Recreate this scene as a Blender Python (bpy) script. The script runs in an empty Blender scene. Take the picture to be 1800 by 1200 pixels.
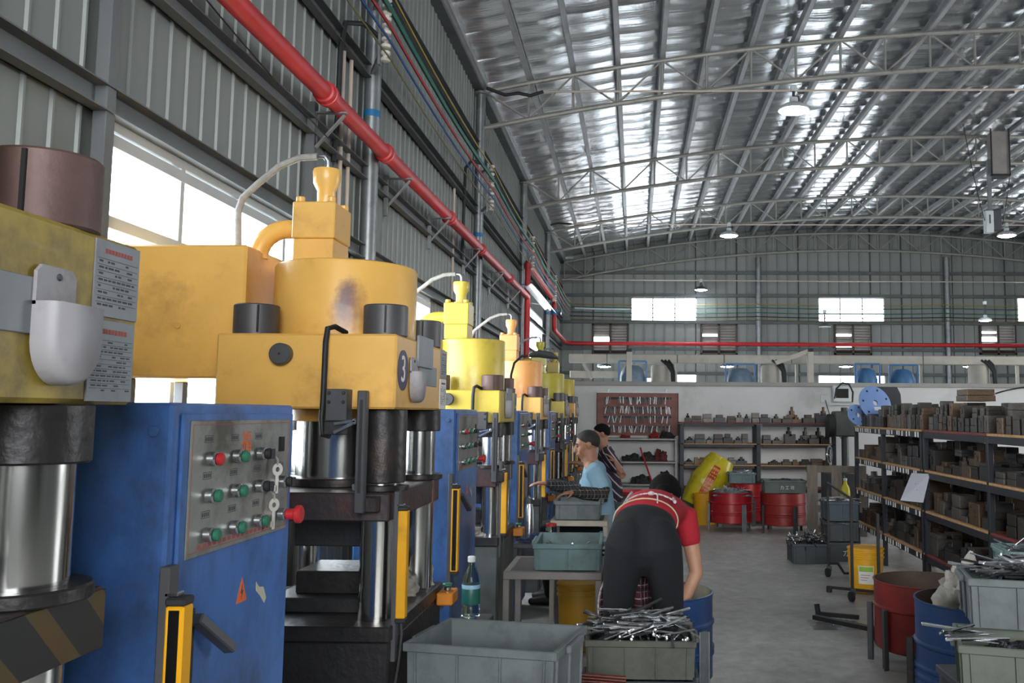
import bpy, bmesh, math, random
from mathutils import Vector, Matrix, noise
random.seed(7)
S = bpy.context.scene
COL = S.collection
PI = math.pi

# ------------------------------------------------------------------ camera
FPX, PCX, PCY = 1600.0, 1085.0, 575.0          # focal length and principal point, pixels of the 1800x1200 frame
YAW, PITCH, ROLL = math.atan(32.0 / FPX), math.atan(151.0 / FPX), 0.007
EYE = Vector((0.0, 0.0, 1.5))
CAM_R = Matrix.Rotation(YAW, 3, 'Z') @ Matrix.Rotation(PI / 2 + PITCH, 3, 'X') @ Matrix.Rotation(ROLL, 3, 'Z')
cd = bpy.data.cameras.new('camera')
cd.sensor_fit = 'HORIZONTAL'
cd.sensor_width = 36.0
cd.lens = FPX / 1800.0 * 36.0
cd.shift_x = (900.0 - PCX) / 1800.0
cd.shift_y = (PCY - 600.0) / 1800.0
cd.clip_start, cd.clip_end = 0.05, 200.0
cam = bpy.data.objects.new('camera', cd)
COL.objects.link(cam)
cam.matrix_world = Matrix.Translation(EYE) @ CAM_R.to_4x4()
S.camera = cam


def W(px, py, Y):
    """World point at depth Y seen at pixel (px, py)."""
    d = CAM_R @ Vector(((px - PCX) / FPX, -(py - PCY) / FPX, -1.0))
    return EYE + d * ((Y - EYE.y) / d.y)


# ------------------------------------------------------------------ light
S.view_settings.view_transform = 'Standard'
S.view_settings.look = 'None'
S.view_settings.gamma = 1.0
S.view_settings.use_curve_mapping = False
S.view_settings.exposure = 0.2
SKY = 16.0
wd = bpy.data.worlds.new('sky')
S.world = wd
wd.use_nodes = True
bg = wd.node_tree.nodes['Background']
bg.inputs['Color'].default_value = (0.95, 0.98, 1.0, 1)
bg.inputs['Strength'].default_value = SKY
S.cycles.use_denoising = True
S.cycles.max_bounces = 7
S.cycles.diffuse_bounces = 4
S.cycles.glossy_bounces = 4
S.cycles.transparent_max_bounces = 12
S.cycles.sample_clamp_indirect = 6.0
S.cycles.caustics_reflective = False
S.cycles.caustics_refractive = False


def nth(k):
    return '%d%s' % (k, 'th' if 10 <= k % 100 <= 20 else {1: 'st', 2: 'nd', 3: 'rd'}.get(k % 10, 'th'))


def portal(name, loc, rot, sx, sy):
    """Sky portal in a daylight opening: guides the sampling of the sky, gives no light itself."""
    l = bpy.data.lights.new(name, 'AREA')
    l.shape = 'RECTANGLE'
    l.size, l.size_y = sx, sy
    l.cycles.is_portal = True
    o = bpy.data.objects.new(name, l)
    COL.objects.link(o)
    o.location, o.rotation_euler = loc, rot
    o['kind'] = 'helper'
    return o


# ------------------------------------------------------------------ helpers
def rot_to(d):
    return Vector((0, 0, 1)).rotation_difference(Vector(d).normalized()).to_matrix().to_4x4()


def T(x=0, y=0, z=0, rz=0, rx=0, ry=0):
    return Matrix.Translation((x, y, z)) @ Matrix.Rotation(rz, 4, 'Z') @ Matrix.Rotation(ry, 4, 'Y') @ Matrix.Rotation(rx, 4, 'X')


class MB:
    def __init__(self, M=None):
        self.v, self.f, self.M = [], [], M

    def add(self, vs, fs, M=None):
        n = len(self.v)
        for p in vs:
            p = Vector(p)
            if M is not None:
                p = M @ p
            if self.M is not None:
                p = self.M @ p
            self.v.append(p)
        self.f += [tuple(i + n for i in f) for f in fs]
        return self

    def box(self, x0, x1, y0, y1, z0, z1, b=0.004, M=None):
        X, Y, Z = (x0, x1), (y0, y1), (z0, z1)
        b = min(b, abs(x1 - x0) / 3, abs(y1 - y0) / 3, abs(z1 - z0) / 3)
        if b <= 0:
            vs = [(X[i], Y[j], Z[k]) for i in (0, 1) for j in (0, 1) for k in (0, 1)]
            return self.add(vs, [(0, 1, 3, 2), (4, 6, 7, 5), (0, 4, 5, 1), (2, 3, 7, 6), (0, 2, 6, 4), (1, 5, 7, 3)], M)
        vs, idx = [], {}
        for i in (0, 1):
            for j in (0, 1):
                for k in (0, 1):
                    s = (1 - 2 * i, 1 - 2 * j, 1 - 2 * k)
                    for a in range(3):   # vertex lying on the face normal to axis a
                        p = [X[i], Y[j], Z[k]]
                        for c in range(3):
                            if c != a:
                                p[c] += s[c] * b
                        idx[i, j, k, a] = len(vs)
                        vs.append(p)
        fs = []
        for a in range(3):
            o = [c for c in range(3) if c != a]
            for s in (0, 1):
                q = []
                for u, w in ((0, 0), (1, 0), (1, 1), (0, 1)):
                    c = [0, 0, 0]
                    c[a], c[o[0]], c[o[1]] = s, u, w
                    q.append(idx[c[0], c[1], c[2], a])
                fs.append(tuple(q))
            for u in (0, 1):
                for w in (0, 1):
                    c0, c1 = [0, 0, 0], [0, 0, 0]
                    c0[a], c1[a] = 0, 1
                    c0[o[0]] = c1[o[0]] = u
                    c0[o[1]] = c1[o[1]] = w
                    fs.append((idx[(*c0, o[0])], idx[(*c1, o[0])], idx[(*c1, o[1])], idx[(*c0, o[1])]))
        for i in (0, 1):
            for j in (0, 1):
                for k in (0, 1):
                    fs.append((idx[i, j, k, 0], idx[i, j, k, 1], idx[i, j, k, 2]))
        return self.add(vs, fs, M)

    def bar(self, p0, p1, w, h, b=0.002, up=(0, 0, 1)):
        """Rectangular bar from p0 to p1, w across, h along 'up'."""
        p0, p1 = Vector(p0), Vector(p1)
        d = p1 - p0
        L = d.length
        z = d.normalized()
        u = Vector(up)
        if abs(u.dot(z)) > 0.98:
            u = Vector((0, 1, 0))
        x = u.cross(z).normalized()
        y = z.cross(x)
        M = Matrix((x, y, z)).transposed().to_4x4()
        M.translation = p0
        return self.box(-w / 2, w / 2, -h / 2, h / 2, 0, L, b, M)

    def lathe(self, prof, c=(0, 0, 0), n=20, axis=(0, 0, 1), M=None, a0=0.0, a1=2 * PI, caps=True):
        R = rot_to(axis)
        full = abs(a1 - a0 - 2 * PI) < 1e-6
        m = n if full else n + 1
        vs, fs = [], []
        for r, z in prof:
            for i in range(m):
                a = a0 + (a1 - a0) * i / n
                vs.append(Vector(c) + R @ Vector((r * math.cos(a), r * math.sin(a), z)))
        for k in range(len(prof) - 1):
            for i in range(n):
                j = (i + 1) % m
                fs.append((k * m + i, k * m + j, (k + 1) * m + j, (k + 1) * m + i))
        if full and caps and prof[0] != prof[-1]:
            if prof[0][0] > 1e-5:
                fs.append(tuple(reversed(range(m))))
            if prof[-1][0] > 1e-5:
                fs.append(tuple((len(prof) - 1) * m + i for i in range(m)))
        return self.add(vs, fs, M)

    def cyl(self, p0, p1, r, r1=None, n=16, b=0.003):
        p0, p1 = Vector(p0), Vector(p1)
        L = (p1 - p0).length
        r1 = r if r1 is None else r1
        b = min(b, L / 3, r / 3, r1 / 3)
        return self.lathe([(r - b, 0), (r, b), (r1, L - b), (r1 - b, L)], p0, n, p1 - p0)

    def tube(self, pts, r, n=8, closed_ends=True):
        pts = [Vector(p) for p in pts]
        rs = r if isinstance(r, (list, tuple)) else [r] * len(pts)
        t = (pts[1] - pts[0]).normalized()
        x = t.orthogonal().normalized()
        vs, fs = [], []
        for i, p in enumerate(pts):
            if i == 0:
                d = pts[1] - pts[0]
            elif i == len(pts) - 1:
                d = pts[-1] - pts[-2]
            else:
                d = (pts[i + 1] - p).normalized() + (p - pts[i - 1]).normalized()
            d = d.normalized()
            q = t.rotation_difference(d)
            x = (q @ x).normalized()
            t = d
            y = t.cross(x)
            for k in range(n):
                a = 2 * PI * k / n
                vs.append(p + x * (rs[i] * math.cos(a)) + y * (rs[i] * math.sin(a)))
        for i in range(len(pts) - 1):
            for k in range(n):
                fs.append((i * n + k, i * n + (k + 1) % n, (i + 1) * n + (k + 1) % n, (i + 1) * n + k))
        if closed_ends:
            fs.append(tuple(reversed(range(n))))
            fs.append(tuple((len(pts) - 1) * n + k for k in range(n)))
        return self.add(vs, fs)

    def limb(self, pts, rad, side=(1, 0, 0), n=14):
        """Loft of ellipses (a along 'side', b across) with rounded ends."""
        pts = [Vector(p) for p in pts]
        P, Rr = [], []
        d0 = (pts[0] - pts[1]).normalized()
        d1 = (pts[-1] - pts[-2]).normalized()
        for k in (1.0, 0.8, 0.45):
            e = min(rad[0])
            P.append(pts[0] + d0 * e * k); s = math.sqrt(max(0.004, 1 - k * k)); Rr.append((rad[0][0] * s, rad[0][1] * s))
        for p, q in zip(pts, rad):
            P.append(p); Rr.append(q)
        for k in (0.45, 0.8, 1.0):
            e = min(rad[-1])
            P.append(pts[-1] + d1 * e * k); s = math.sqrt(max(0.004, 1 - k * k)); Rr.append((rad[-1][0] * s, rad[-1][1] * s))
        vs, fs = [], []
        for i, p in enumerate(P):
            t = (P[min(i + 1, len(P) - 1)] - P[max(i - 1, 0)]).normalized()
            sd = Vector(side)
            sd = (sd - t * sd.dot(t))
            if sd.length < 0.05:
                sd = t.orthogonal()
            sd.normalize()
            o = t.cross(sd)
            for k in range(n):
                a = 2 * PI * k / n
                vs.append(p + sd * (Rr[i][0] * math.cos(a)) + o * (Rr[i][1] * math.sin(a)))
        m = len(P)
        for i in range(m - 1):
            for k in range(n):
                fs.append((i * n + k, i * n + (k + 1) % n, (i + 1) * n + (k + 1) % n, (i + 1) * n + k))
        fs.append(tuple(reversed(range(n))))
        fs.append(tuple((m - 1) * n + k for k in range(n)))
        return self.add(vs, fs)

    def ball(self, c, rx, ry=None, rz=None, n=16, m=10, M=None):
        ry = rx if ry is None else ry
        rz = rx if rz is None else rz
        prof = [(max(1e-6, math.sin(PI * k / m)), -math.cos(PI * k / m)) for k in range(m + 1)]
        MM = Matrix.Translation(c) @ Matrix.Diagonal((rx, ry, rz, 1))
        return self.lathe(prof, (0, 0, 0), n, (0, 0, 1), MM if M is None else M @ MM)

    def prism(self, poly, z0, z1, M=None):
        n = len(poly)
        vs = [(x, y, z0) for x, y in poly] + [(x, y, z1) for x, y in poly]
        fs = [tuple(reversed(range(n))), tuple(range(n, 2 * n))]
        fs += [(i, (i + 1) % n, n + (i + 1) % n, n + i) for i in range(n)]
        return self.add(vs, fs, M)

    def grid(self, fn, nu, nv, M=None):
        vs = [fn(i / nu, j / nv) for j in range(nv + 1) for i in range(nu + 1)]
        fs = [(j * (nu + 1) + i, j * (nu + 1) + i + 1, (j + 1) * (nu + 1) + i + 1, (j + 1) * (nu + 1) + i)
              for j in range(nv) for i in range(nu)]
        return self.add(vs, fs, M)

    def mesh(self, name, m, smooth=35):
        me = bpy.data.meshes.new(name)
        me.from_pydata([tuple(p) for p in self.v], [], self.f)
        bm = bmesh.new()
        bm.from_mesh(me)
        bmesh.ops.recalc_face_normals(bm, faces=bm.faces)
        bm.to_mesh(me)
        bm.free()
        if m:
            me.materials.append(m)
        if smooth:
            me.polygons.foreach_set('use_smooth', [True] * len(me.polygons))
            me.set_sharp_from_angle(angle=math.radians(smooth))
        return me

    def build(self, name, m, parent=None, smooth=35, label=None):
        o = bpy.data.objects.new(name, self.mesh(name, m, smooth))
        COL.objects.link(o)
        if parent is not None:
            o.parent = parent
        if label:
            o['label'] = label
        return o


def tag(o, label=None, cat=None, group=None, kind=None):
    for k, x in (('label', label), ('category', cat), ('group', group), ('kind', kind)):
        if x:
            o[k] = x
    return o


def thing(name, label, cat, loc=(0, 0, 0), rz=0.0, group=None, kind=None):
    o = bpy.data.objects.new(name, None)
    o.empty_display_size = 0.1
    COL.objects.link(o)
    o.location = loc
    o.rotation_euler = (0, 0, rz)
    return tag(o, label, cat, group, kind)


def struct(name, label):
    return thing(name, label, None, kind='structure')


def inst(name, me, parent=None, M=None):
    o = bpy.data.objects.new(name, me)
    COL.objects.link(o)
    if parent is not None:
        o.parent = parent
    if M is not None:
        o.matrix_local = M
    return o


def copy_tree(o, parent=None):
    c = o.copy()
    COL.objects.link(c)
    c.parent = parent
    for ch in KIDS.get(o.name, []) or o.children:
        copy_tree(ch, c)
    return c


KIDS = {}


def text(s, size, m, parent, M, name='lettering', ext=0.0006):
    cu = bpy.data.curves.new(name, 'FONT')
    cu.body = s
    cu.size = size
    cu.extrude = ext
    cu.align_x, cu.align_y = 'CENTER', 'CENTER'
    cu.materials.append(m)
    tmp = bpy.data.objects.new(name, cu)
    COL.objects.link(tmp)
    me = bpy.data.meshes.new_from_object(tmp.evaluated_get(bpy.context.evaluated_depsgraph_get()))
    bpy.data.objects.remove(tmp)
    return inst(name, me, parent, M)


# ------------------------------------------------------------------ materials
def lin(c):
    if isinstance(c, str):
        c = tuple(int(c[i:i + 2], 16) / 255 for i in (1, 3, 5))
    return tuple((x / 12.92 if x <= 0.04045 else ((x + 0.055) / 1.055) ** 2.4) for x in c) + (1.0,)


MATS = {}


def nodes_of(name):
    m = bpy.data.materials.new(name)
    m.use_nodes = True
    nt = m.node_tree
    return m, nt, nt.nodes['Principled BSDF'], nt.nodes.new, nt.links.new


def mat(name, col, rough=0.5, metal=0.0, var=0.12, scale=6.0, bump=0.0, bscale=None, dirt=None, damt=0.45, dscale=3.0,
        spec=0.5, stretch=None, emit=None, estr=0.0, coat=0.0):
    if name in MATS:
        return MATS[name]
    m, nt, p, N, L = nodes_of(name)
    c = lin(col)
    tc = N('ShaderNodeTexCoord')
    mp = N('ShaderNodeMapping')
    if stretch:
        mp.inputs['Scale'].default_value = stretch
    L(tc.outputs['Object'], mp.inputs['Vector'])
    nz = N('ShaderNodeTexNoise')
    nz.inputs['Scale'].default_value = scale
    nz.inputs['Detail'].default_value = 5
    nz.inputs['Roughness'].default_value = 0.6
    L(mp.outputs['Vector'], nz.inputs['Vector'])
    rp = N('ShaderNodeValToRGB')
    rp.color_ramp.elements[0].position, rp.color_ramp.elements[1].position = 0.3, 0.7
    rp.color_ramp.elements[0].color = tuple(x * (1 - var) for x in c[:3]) + (1,)
    rp.color_ramp.elements[1].color = tuple(min(1, x * (1 + var)) for x in c[:3]) + (1,)
    L(nz.outputs['Fac'], rp.inputs['Fac'])
    out = rp.outputs['Color']
    rough_out = None
    if dirt:
        n2 = N('ShaderNodeTexNoise')
        n2.inputs['Scale'].default_value = dscale
        n2.inputs['Detail'].default_value = 8
        n2.inputs['Roughness'].default_value = 0.68
        L(mp.outputs['Vector'], n2.inputs['Vector'])
        r2 = N('ShaderNodeValToRGB')
        e = r2.color_ramp.elements
        e[0].position, e[1].position = 0.62 - 0.3 * damt, 0.80 - 0.25 * damt
        e[0].color, e[1].color = (0, 0, 0, 1), (min(1, 0.55 + damt * 0.5),) * 3 + (1,)
        L(n2.outputs['Fac'], r2.inputs['Fac'])
        mx = N('ShaderNodeMix')
        mx.data_type = 'RGBA'
        L(r2.outputs['Color'], mx.inputs['Factor'])
        L(out, mx.inputs[6])
        mx.inputs[7].default_value = lin(dirt)
        out = mx.outputs[2]
    L(out, p.inputs['Base Color'])
    p.inputs['Roughness'].default_value = rough
    p.inputs['Metallic'].default_value = metal
    p.inputs['Specular IOR Level'].default_value = spec
    p.inputs['Coat Weight'].default_value = coat
    if emit:
        p.inputs['Emission Color'].default_value = lin(emit)
        p.inputs['Emission Strength'].default_value = estr
    if bump:
        n3 = N('ShaderNodeTexNoise')
        n3.inputs['Scale'].default_value = bscale or scale * 6
        n3.inputs['Detail'].default_value = 4
        L(mp.outputs['Vector'], n3.inputs['Vector'])
        b = N('ShaderNodeBump')
        b.inputs['Strength'].default_value = bump
        b.inputs['Distance'].default_value = 0.02
        L(n3.outputs['Fac'], b.inputs['Height'])
        L(b.outputs['Normal'], p.inputs['Normal'])
    MATS[name] = m
    return m


def plaid(name, base, line1, line2, s=28.0):
    m, nt, p, N, L = nodes_of(name)
    tc = N('ShaderNodeTexCoord')
    sep = N('ShaderNodeSeparateXYZ')
    L(tc.outputs['Object'], sep.inputs[0])
    add = N('ShaderNodeMath'); add.operation = 'ADD'
    L(sep.outputs['X'], add.inputs[0]); L(sep.outputs['Y'], add.inputs[1])
    def stripes(src, sc, th):
        a = N('ShaderNodeMath'); a.operation = 'MULTIPLY'; a.inputs[1].default_value = sc
        L(src, a.inputs[0])
        b = N('ShaderNodeMath'); b.operation = 'FRACT'
        L(a.outputs[0], b.inputs[0])
        c = N('ShaderNodeMath'); c.operation = 'LESS_THAN'; c.inputs[1].default_value = th
        L(b.outputs[0], c.inputs[0])
        return c.outputs[0]
    out = None
    cur = lin(base)
    for src, sc, th, colr in ((add.outputs[0], s, 0.16, line1), (sep.outputs['Z'], s, 0.16, line1),
                              (add.outputs[0], s * 0.5, 0.35, line2), (sep.outputs['Z'], s * 0.5, 0.35, line2)):
        mx = N('ShaderNodeMix'); mx.data_type = 'RGBA'
        f = N('ShaderNodeMath'); f.operation = 'MULTIPLY'; f.inputs[1].default_value = 0.62
        L(stripes(src, sc, th), f.inputs[0])
        L(f.outputs[0], mx.inputs['Factor'])
        if out is None:
            mx.inputs[6].default_value = cur
        else:
            L(out, mx.inputs[6])
        mx.inputs[7].default_value = lin(colr)
        out = mx.outputs[2]
    L(out, p.inputs['Base Color'])
    p.inputs['Roughness'].default_value = 0.9
    MATS[name] = m
    return m


def floor_material():
    m, nt, p, N, L = nodes_of('worn_concrete')
    tc = N('ShaderNodeTexCoord')
    out = None
    a = N('ShaderNodeTexNoise'); a.inputs['Scale'].default_value = 0.9; a.inputs['Detail'].default_value = 9; a.inputs['Roughness'].default_value = 0.65
    b = N('ShaderNodeTexNoise'); b.inputs['Scale'].default_value = 9; b.inputs['Detail'].default_value = 9; b.inputs['Roughness'].default_value = 0.7
    L(tc.outputs['Object'], a.inputs['Vector']); L(tc.outputs['Object'], b.inputs['Vector'])
    ra = N('ShaderNodeValToRGB'); e = ra.color_ramp.elements
    e[0].position, e[0].color = 0.3, lin('#918f8b'); e[1].position, e[1].color = 0.68, lin('#d2d0cb')
    L(a.outputs['Fac'], ra.inputs['Fac'])
    rb = N('ShaderNodeValToRGB'); e = rb.color_ramp.elements
    e[0].position, e[0].color = 0.28, (0.5, 0.49, 0.48, 1); e[1].position, e[1].color = 0.62, (1, 1, 1, 1)
    L(b.outputs['Fac'], rb.inputs['Fac'])
    mx = N('ShaderNodeMix'); mx.data_type = 'RGBA'; mx.blend_type = 'MULTIPLY'; mx.inputs['Factor'].default_value = 0.8
    L(ra.outputs['Color'], mx.inputs[6]); L(rb.outputs['Color'], mx.inputs[7])
    L(mx.outputs[2], p.inputs['Base Color'])
    rr = N('ShaderNodeMapRange'); rr.inputs[3].default_value = 0.28; rr.inputs[4].default_value = 0.55
    L(a.outputs['Fac'], rr.inputs[0]); L(rr.outputs[0], p.inputs['Roughness'])
    bp = N('ShaderNodeBump'); bp.inputs['Strength'].default_value = 0.12; bp.inputs['Distance'].default_value = 0.01
    L(b.outputs['Fac'], bp.inputs['Height']); L(bp.outputs['Normal'], p.inputs['Normal'])
    return m


def foil_material():
    """Crinkled reflective insulation foil."""
    m, nt, p, N, L = nodes_of('insulation_foil')
    tc = N('ShaderNodeTexCoord')
    mp = N('ShaderNodeMapping'); mp.inputs['Scale'].default_value = (0.45, 6.0, 1.0)
    L(tc.outputs['Object'], mp.inputs['Vector'])
    a = N('ShaderNodeTexNoise'); a.inputs['Scale'].default_value = 1.6; a.inputs['Detail'].default_value = 6; a.inputs['Roughness'].default_value = 0.62
    L(mp.outputs['Vector'], a.inputs['Vector'])
    r = N('ShaderNodeValToRGB'); e = r.color_ramp.elements
    e[0].position, e[0].color = 0.3, (0.5, 0.52, 0.55, 1); e[1].position, e[1].color = 0.7, (0.8, 0.82, 0.84, 1)
    L(a.outputs['Fac'], r.inputs['Fac']); L(r.outputs['Color'], p.inputs['Base Color'])
    p.inputs['Metallic'].default_value = 0.92
    rr = N('ShaderNodeMapRange'); rr.inputs[3].default_value = 0.1; rr.inputs[4].default_value = 0.26
    L(a.outputs['Fac'], rr.inputs[0]); L(rr.outputs[0], p.inputs['Roughness'])
    b2 = N('ShaderNodeTexNoise'); b2.inputs['Scale'].default_value = 5; b2.inputs['Detail'].default_value = 5
    L(mp.outputs['Vector'], b2.inputs['Vector'])
    bp = N('ShaderNodeBump'); bp.inputs['Strength'].default_value = 0.3; bp.inputs['Distance'].default_value = 0.02
    L(b2.outputs['Fac'], bp.inputs['Height']); L(bp.outputs['Normal'], p.inputs['Normal'])
    return m


def pane_material():
    m = bpy.data.materials.new('window_glass')
    m.use_nodes = True
    nt = m.node_tree
    nt.nodes.clear()
    o = nt.nodes.new('ShaderNodeOutputMaterial')
    t = nt.nodes.new('ShaderNodeBsdfTransparent'); t.inputs[0].default_value = (0.9, 0.93, 0.95, 1)
    g = nt.nodes.new('ShaderNodeBsdfGlossy'); g.inputs['Roughness'].default_value = 0.08
    x = nt.nodes.new('ShaderNodeMixShader')
    x.inputs[0].default_value = 0.06
    nt.links.new(t.outputs[0], x.inputs[1]); nt.links.new(g.outputs[0], x.inputs[2])
    nt.links.new(x.outputs[0], o.inputs[0])
    return m


def glow(name, col, s):
    return mat(name, '#ffffff', 0.4, emit=col, estr=s, var=0)


M_FLOOR, M_FOIL, M_PANE = floor_material(), foil_material(), pane_material()
M_CORR = mat('corrugated_steel', '#868b88', 0.5, 0.25, 0.08, 0.8, dirt='#5c6062', damt=0.25, dscale=0.9, stretch=(1, 1, 0.25))
M_STEEL = mat('galvanised_steel', '#8b8f91', 0.42, 0.6, 0.2, 7, dirt='#5a5c5c', damt=0.3)
M_TRUSS = mat('painted_truss_steel', '#a09f98', 0.5, 0.35, 0.15, 5, dirt='#5b5348', damt=0.3, dscale=5)
M_PURLIN = mat('purlin_steel', '#a6a8a9', 0.5, 0.2, 0.15, 3)
M_DSTEEL = mat('dark_girt_steel', '#5d6163', 0.55, 0.3, 0.2, 4)
M_RED = mat('red_pipe_paint', '#c12a2f', 0.42, 0, 0.15, 5, dirt='#7d1b20', damt=0.2)
M_WHITE = mat('whitewashed_plaster', '#d9d9d8', 0.85, 0, 0.05, 1.2, bump=0.08, bscale=14, dirt='#a9a49c', damt=0.14, dscale=0.9)
M_CAP = mat('cement_cap', '#a5a39e', 0.85, 0, 0.1, 3, bump=0.1)
M_BLACK = mat('black_rubber', '#1b1c1e', 0.6, 0, 0.2, 9)
M_CHROME = mat('chromed_steel', '#c9c9c6', 0.16, 1.0, 0.12, 3, stretch=(1, 1, 0.2), dirt='#8a7d6a', damt=0.18, dscale=2)
M_OILY = mat('oily_black_steel', '#2b2a2b', 0.42, 0.45, 0.3, 6, bump=0.15, dirt='#4a3c33', damt=0.35, dscale=4)
M_GREASE = mat('greasy_dark_metal', '#3a3b3d', 0.4, 0.5, 0.25, 7, bump=0.1)
M_DGREY = mat('dark_grey_steel', '#4b4c4f', 0.5, 0.35, 0.18, 6)
M_BRIGHT = mat('bright_steel', '#c3c5c8', 0.25, 1.0, 0.15, 12)
M_WOOD = mat('shelf_plywood', '#b98f62', 0.75, 0, 0.25, 4, stretch=(1, 6, 1))
M_ALU = mat('pale_window_frame', '#b7bbbd', 0.45, 0.2, 0.06, 6)
M_KEY = mat('nickel_key', '#bdb9b2', 0.35, 0.5, 0.05)
M_PAPER = mat('white_paper', '#e4e3e0', 0.85, 0, 0.04, 5)
M_INK = mat('black_ink', '#3a3a40', 0.7, var=0)
M_REDINK = mat('red_ink', '#9c4a42', 0.7, var=0)
# ------------------------------------------------------------------ building shell
WX, BY, RX, FY = -2.0, 23.9, 13.6, -6.0        # left wall, far wall, right wall, end behind the camera
APX, APZ, EAV = 5.8, 6.25, 5.42
HALF = APX - WX


def arch(x):
    return APZ - (APZ - EAV) * ((x - APX) / HALF) ** 2


fl = MB().box(WX - 0.2, RX + 0.2, FY - 6, BY + 0.2, -0.25, 0.0, 0).build('floor', M_FLOOR, smooth=0)
tag(fl, 'worn grey concrete workshop floor', kind='structure')


def corrugated(parent, place, u0, u1, zlo, zhi, openings, flip=1, sheet=0.9, pitch=0.15, rh=1.0):
    """Rib-profiled steel sheets between openings; place(u, out, z) -> world, zhi(u) -> top."""
    cuts = {u0, u1}
    k = u0
    while k < u1:
        cuts.add(min(k, u1)); k += sheet
    for a, b, c, d in openings:
        cuts |= {min(max(a, u0), u1), min(max(b, u0), u1)}
    cuts = sorted(cuts)
    for a, b in zip(cuts, cuts[1:]):
        if b - a < 1e-4:
            continue
        mid = (a + b) / 2
        zs = [(zlo, None)]
        for oa, ob, oc, od in sorted(openings, key=lambda q: q[2]):
            if oa <= mid <= ob:
                z0, z1 = zs.pop()
                zs += [(z0, oc), (od, z1)]
        prof = []
        u = math.floor(a / pitch) * pitch
        while u < b + pitch:
            for du, h in ((0, 0), (0.124, 0), (0.128, 0.012), (0.139, 0.012), (0.143, 0)):
                prof.append((u + du * pitch / 0.15, h * rh))
            u += pitch
        prof = [(min(max(q, a), b), h) for q, h in prof if a - 1e-6 <= q <= b + 1e-6]
        if not prof or prof[0][0] > a + 1e-4:
            prof.insert(0, (a, 0))
        if prof[-1][0] < b - 1e-4:
            prof.append((b, 0))
        for z0, z1 in zs:
            if z1 is not None and z1 - z0 < 0.02:
                continue
            vs = [place(q, h, z0) for q, h in prof] + [place(q, h, zhi(q) if z1 is None else z1) for q, h in prof]
            n = len(prof)
            MB().add(vs, [(i, i + 1, n + i + 1, n + i) for i in range(n - 1)]).build('panel', M_CORR, parent, smooth=0)


# left wall: three daylight openings (y0, y1, z0, z1)
LW = [(3.27, 6.15, 1.22, 2.58), (6.75, 8.65, 1.22, 2.58), (15.9, 19.1, 1.2, 3.46)]
wl = struct('wall_left', 'grey corrugated steel wall along the row of presses')
corrugated(wl, lambda u, h, z: (WX + h, u, z), FY, BY, 0.0, lambda u: EAV + 0.12, LW)
# far wall
bwin = []
for x0, x1 in ((1109, 1225), (1437, 1555), (1786, 1905)):
    a, b = W(x0, 523, BY), W(x1, 567, BY)
    bwin.append((a.x, b.x, b.z, a.z))
blow = []
for x0, x1 in ((1109, 1225), (1437, 1557)):
    a, b = W(x0, 656, BY), W(x1, 700, BY)
    blow.append((a.x, b.x, b.z, a.z))
blou = []
for x0, x1 in ((1041, 1105), (1231, 1296), (1465, 1532), (1720, 1786)):
    a, b = W(x0, 569, BY), W(x1, 624, BY)
    blou.append((a.x, b.x, b.z, a.z))
wb = struct('wall_back', 'far gable wall of grey corrugated steel under the arched roof')
corrugated(wb, lambda u, h, z: (u, BY - h, z), WX, RX, 0.0, lambda u: arch(u) + 0.2, bwin + blow + blou, pitch=0.27, rh=3.0)
wr = struct('wall_right', 'corrugated steel side wall out of sight to the right')
RW = [(8.5, 13.0, 1.2, 3.6)]  # unseen opening, added to let more daylight into the aisle
corrugated(wr, lambda u, h, z: (RX - h, u, z), FY, BY, 0.0, lambda u: EAV + 0.12, RW, sheet=3.0)
wf = struct('wall_front', 'corrugated end wall behind the camera with a daylight opening added for brightness')
FD = [(-1.8, 4.0, 1.9, 4.9)]  # opening added and sized to brighten the faces turned to the camera
corrugated(wf, lambda u, h, z: (u, FY + h, z), WX, RX, 0.0, lambda u: arch(u) + 0.2, FD, sheet=3.0)

# sky portals in every opening
for a, b, c, d in LW:
    portal('sky_portal', (WX - 0.06, (a + b) / 2, (c + d) / 2), (0, -PI / 2, 0), d - c, b - a)
for a, b, c, d in RW:
    portal('sky_portal', (RX + 0.06, (a + b) / 2, (c + d) / 2), (0, PI / 2, 0), d - c, b - a)
for a, b, c, d in bwin:
    portal('sky_portal', ((a + b) / 2, BY + 0.06, (c + d) / 2), (-PI / 2, 0, 0), b - a, d - c)
for a, b, c, d in FD:
    portal('sky_portal', ((a + b) / 2, FY - 0.06, (c + d) / 2), (PI / 2, 0, 0), b - a, d - c)

# girts and posts of the left wall
M_GIRT = mat('girt_steel', '#6d7173', 0.55, 0.3, 0.15, 3)
for z in (2.63, 3.2, 3.95, 4.75):
    for y0, y1 in ((FY, 6.4), (6.4, 10.9), (10.9, 15.3), (15.3, 19.6), (19.6, BY)):
        if z == 3.2 and y0 == FY:
            y0 = 3.3
        g = MB()
        g.box(WX + 0.024, WX + 0.085, y0 + 0.06, y1 - 0.06, z - 0.05, z - 0.044, 0)
        g.box(WX + 0.024, WX + 0.085, y0 + 0.06, y1 - 0.06, z + 0.044, z + 0.05, 0)
        g.box(WX + 0.024, WX + 0.03, y0 + 0.06, y1 - 0.06, z - 0.05, z + 0.05, 0)
        g.build('girt', M_DSTEEL if z > 3.5 else M_GIRT, wl, smooth=0)
for y in (3.21, 5.3):
    MB().box(WX + 0.024, WX + 0.075, y - 0.03, y + 0.03, 0.0, 4.7 if y < 5 else 3.35, 0.003).build('jamb_post', M_GIRT, wl)
MB().box(WX + 0.0, WX + 0.12, FY, BY, EAV + 0.02, EAV + 0.12, 0.004).build('eave_beam', M_DSTEEL, wl)


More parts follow.
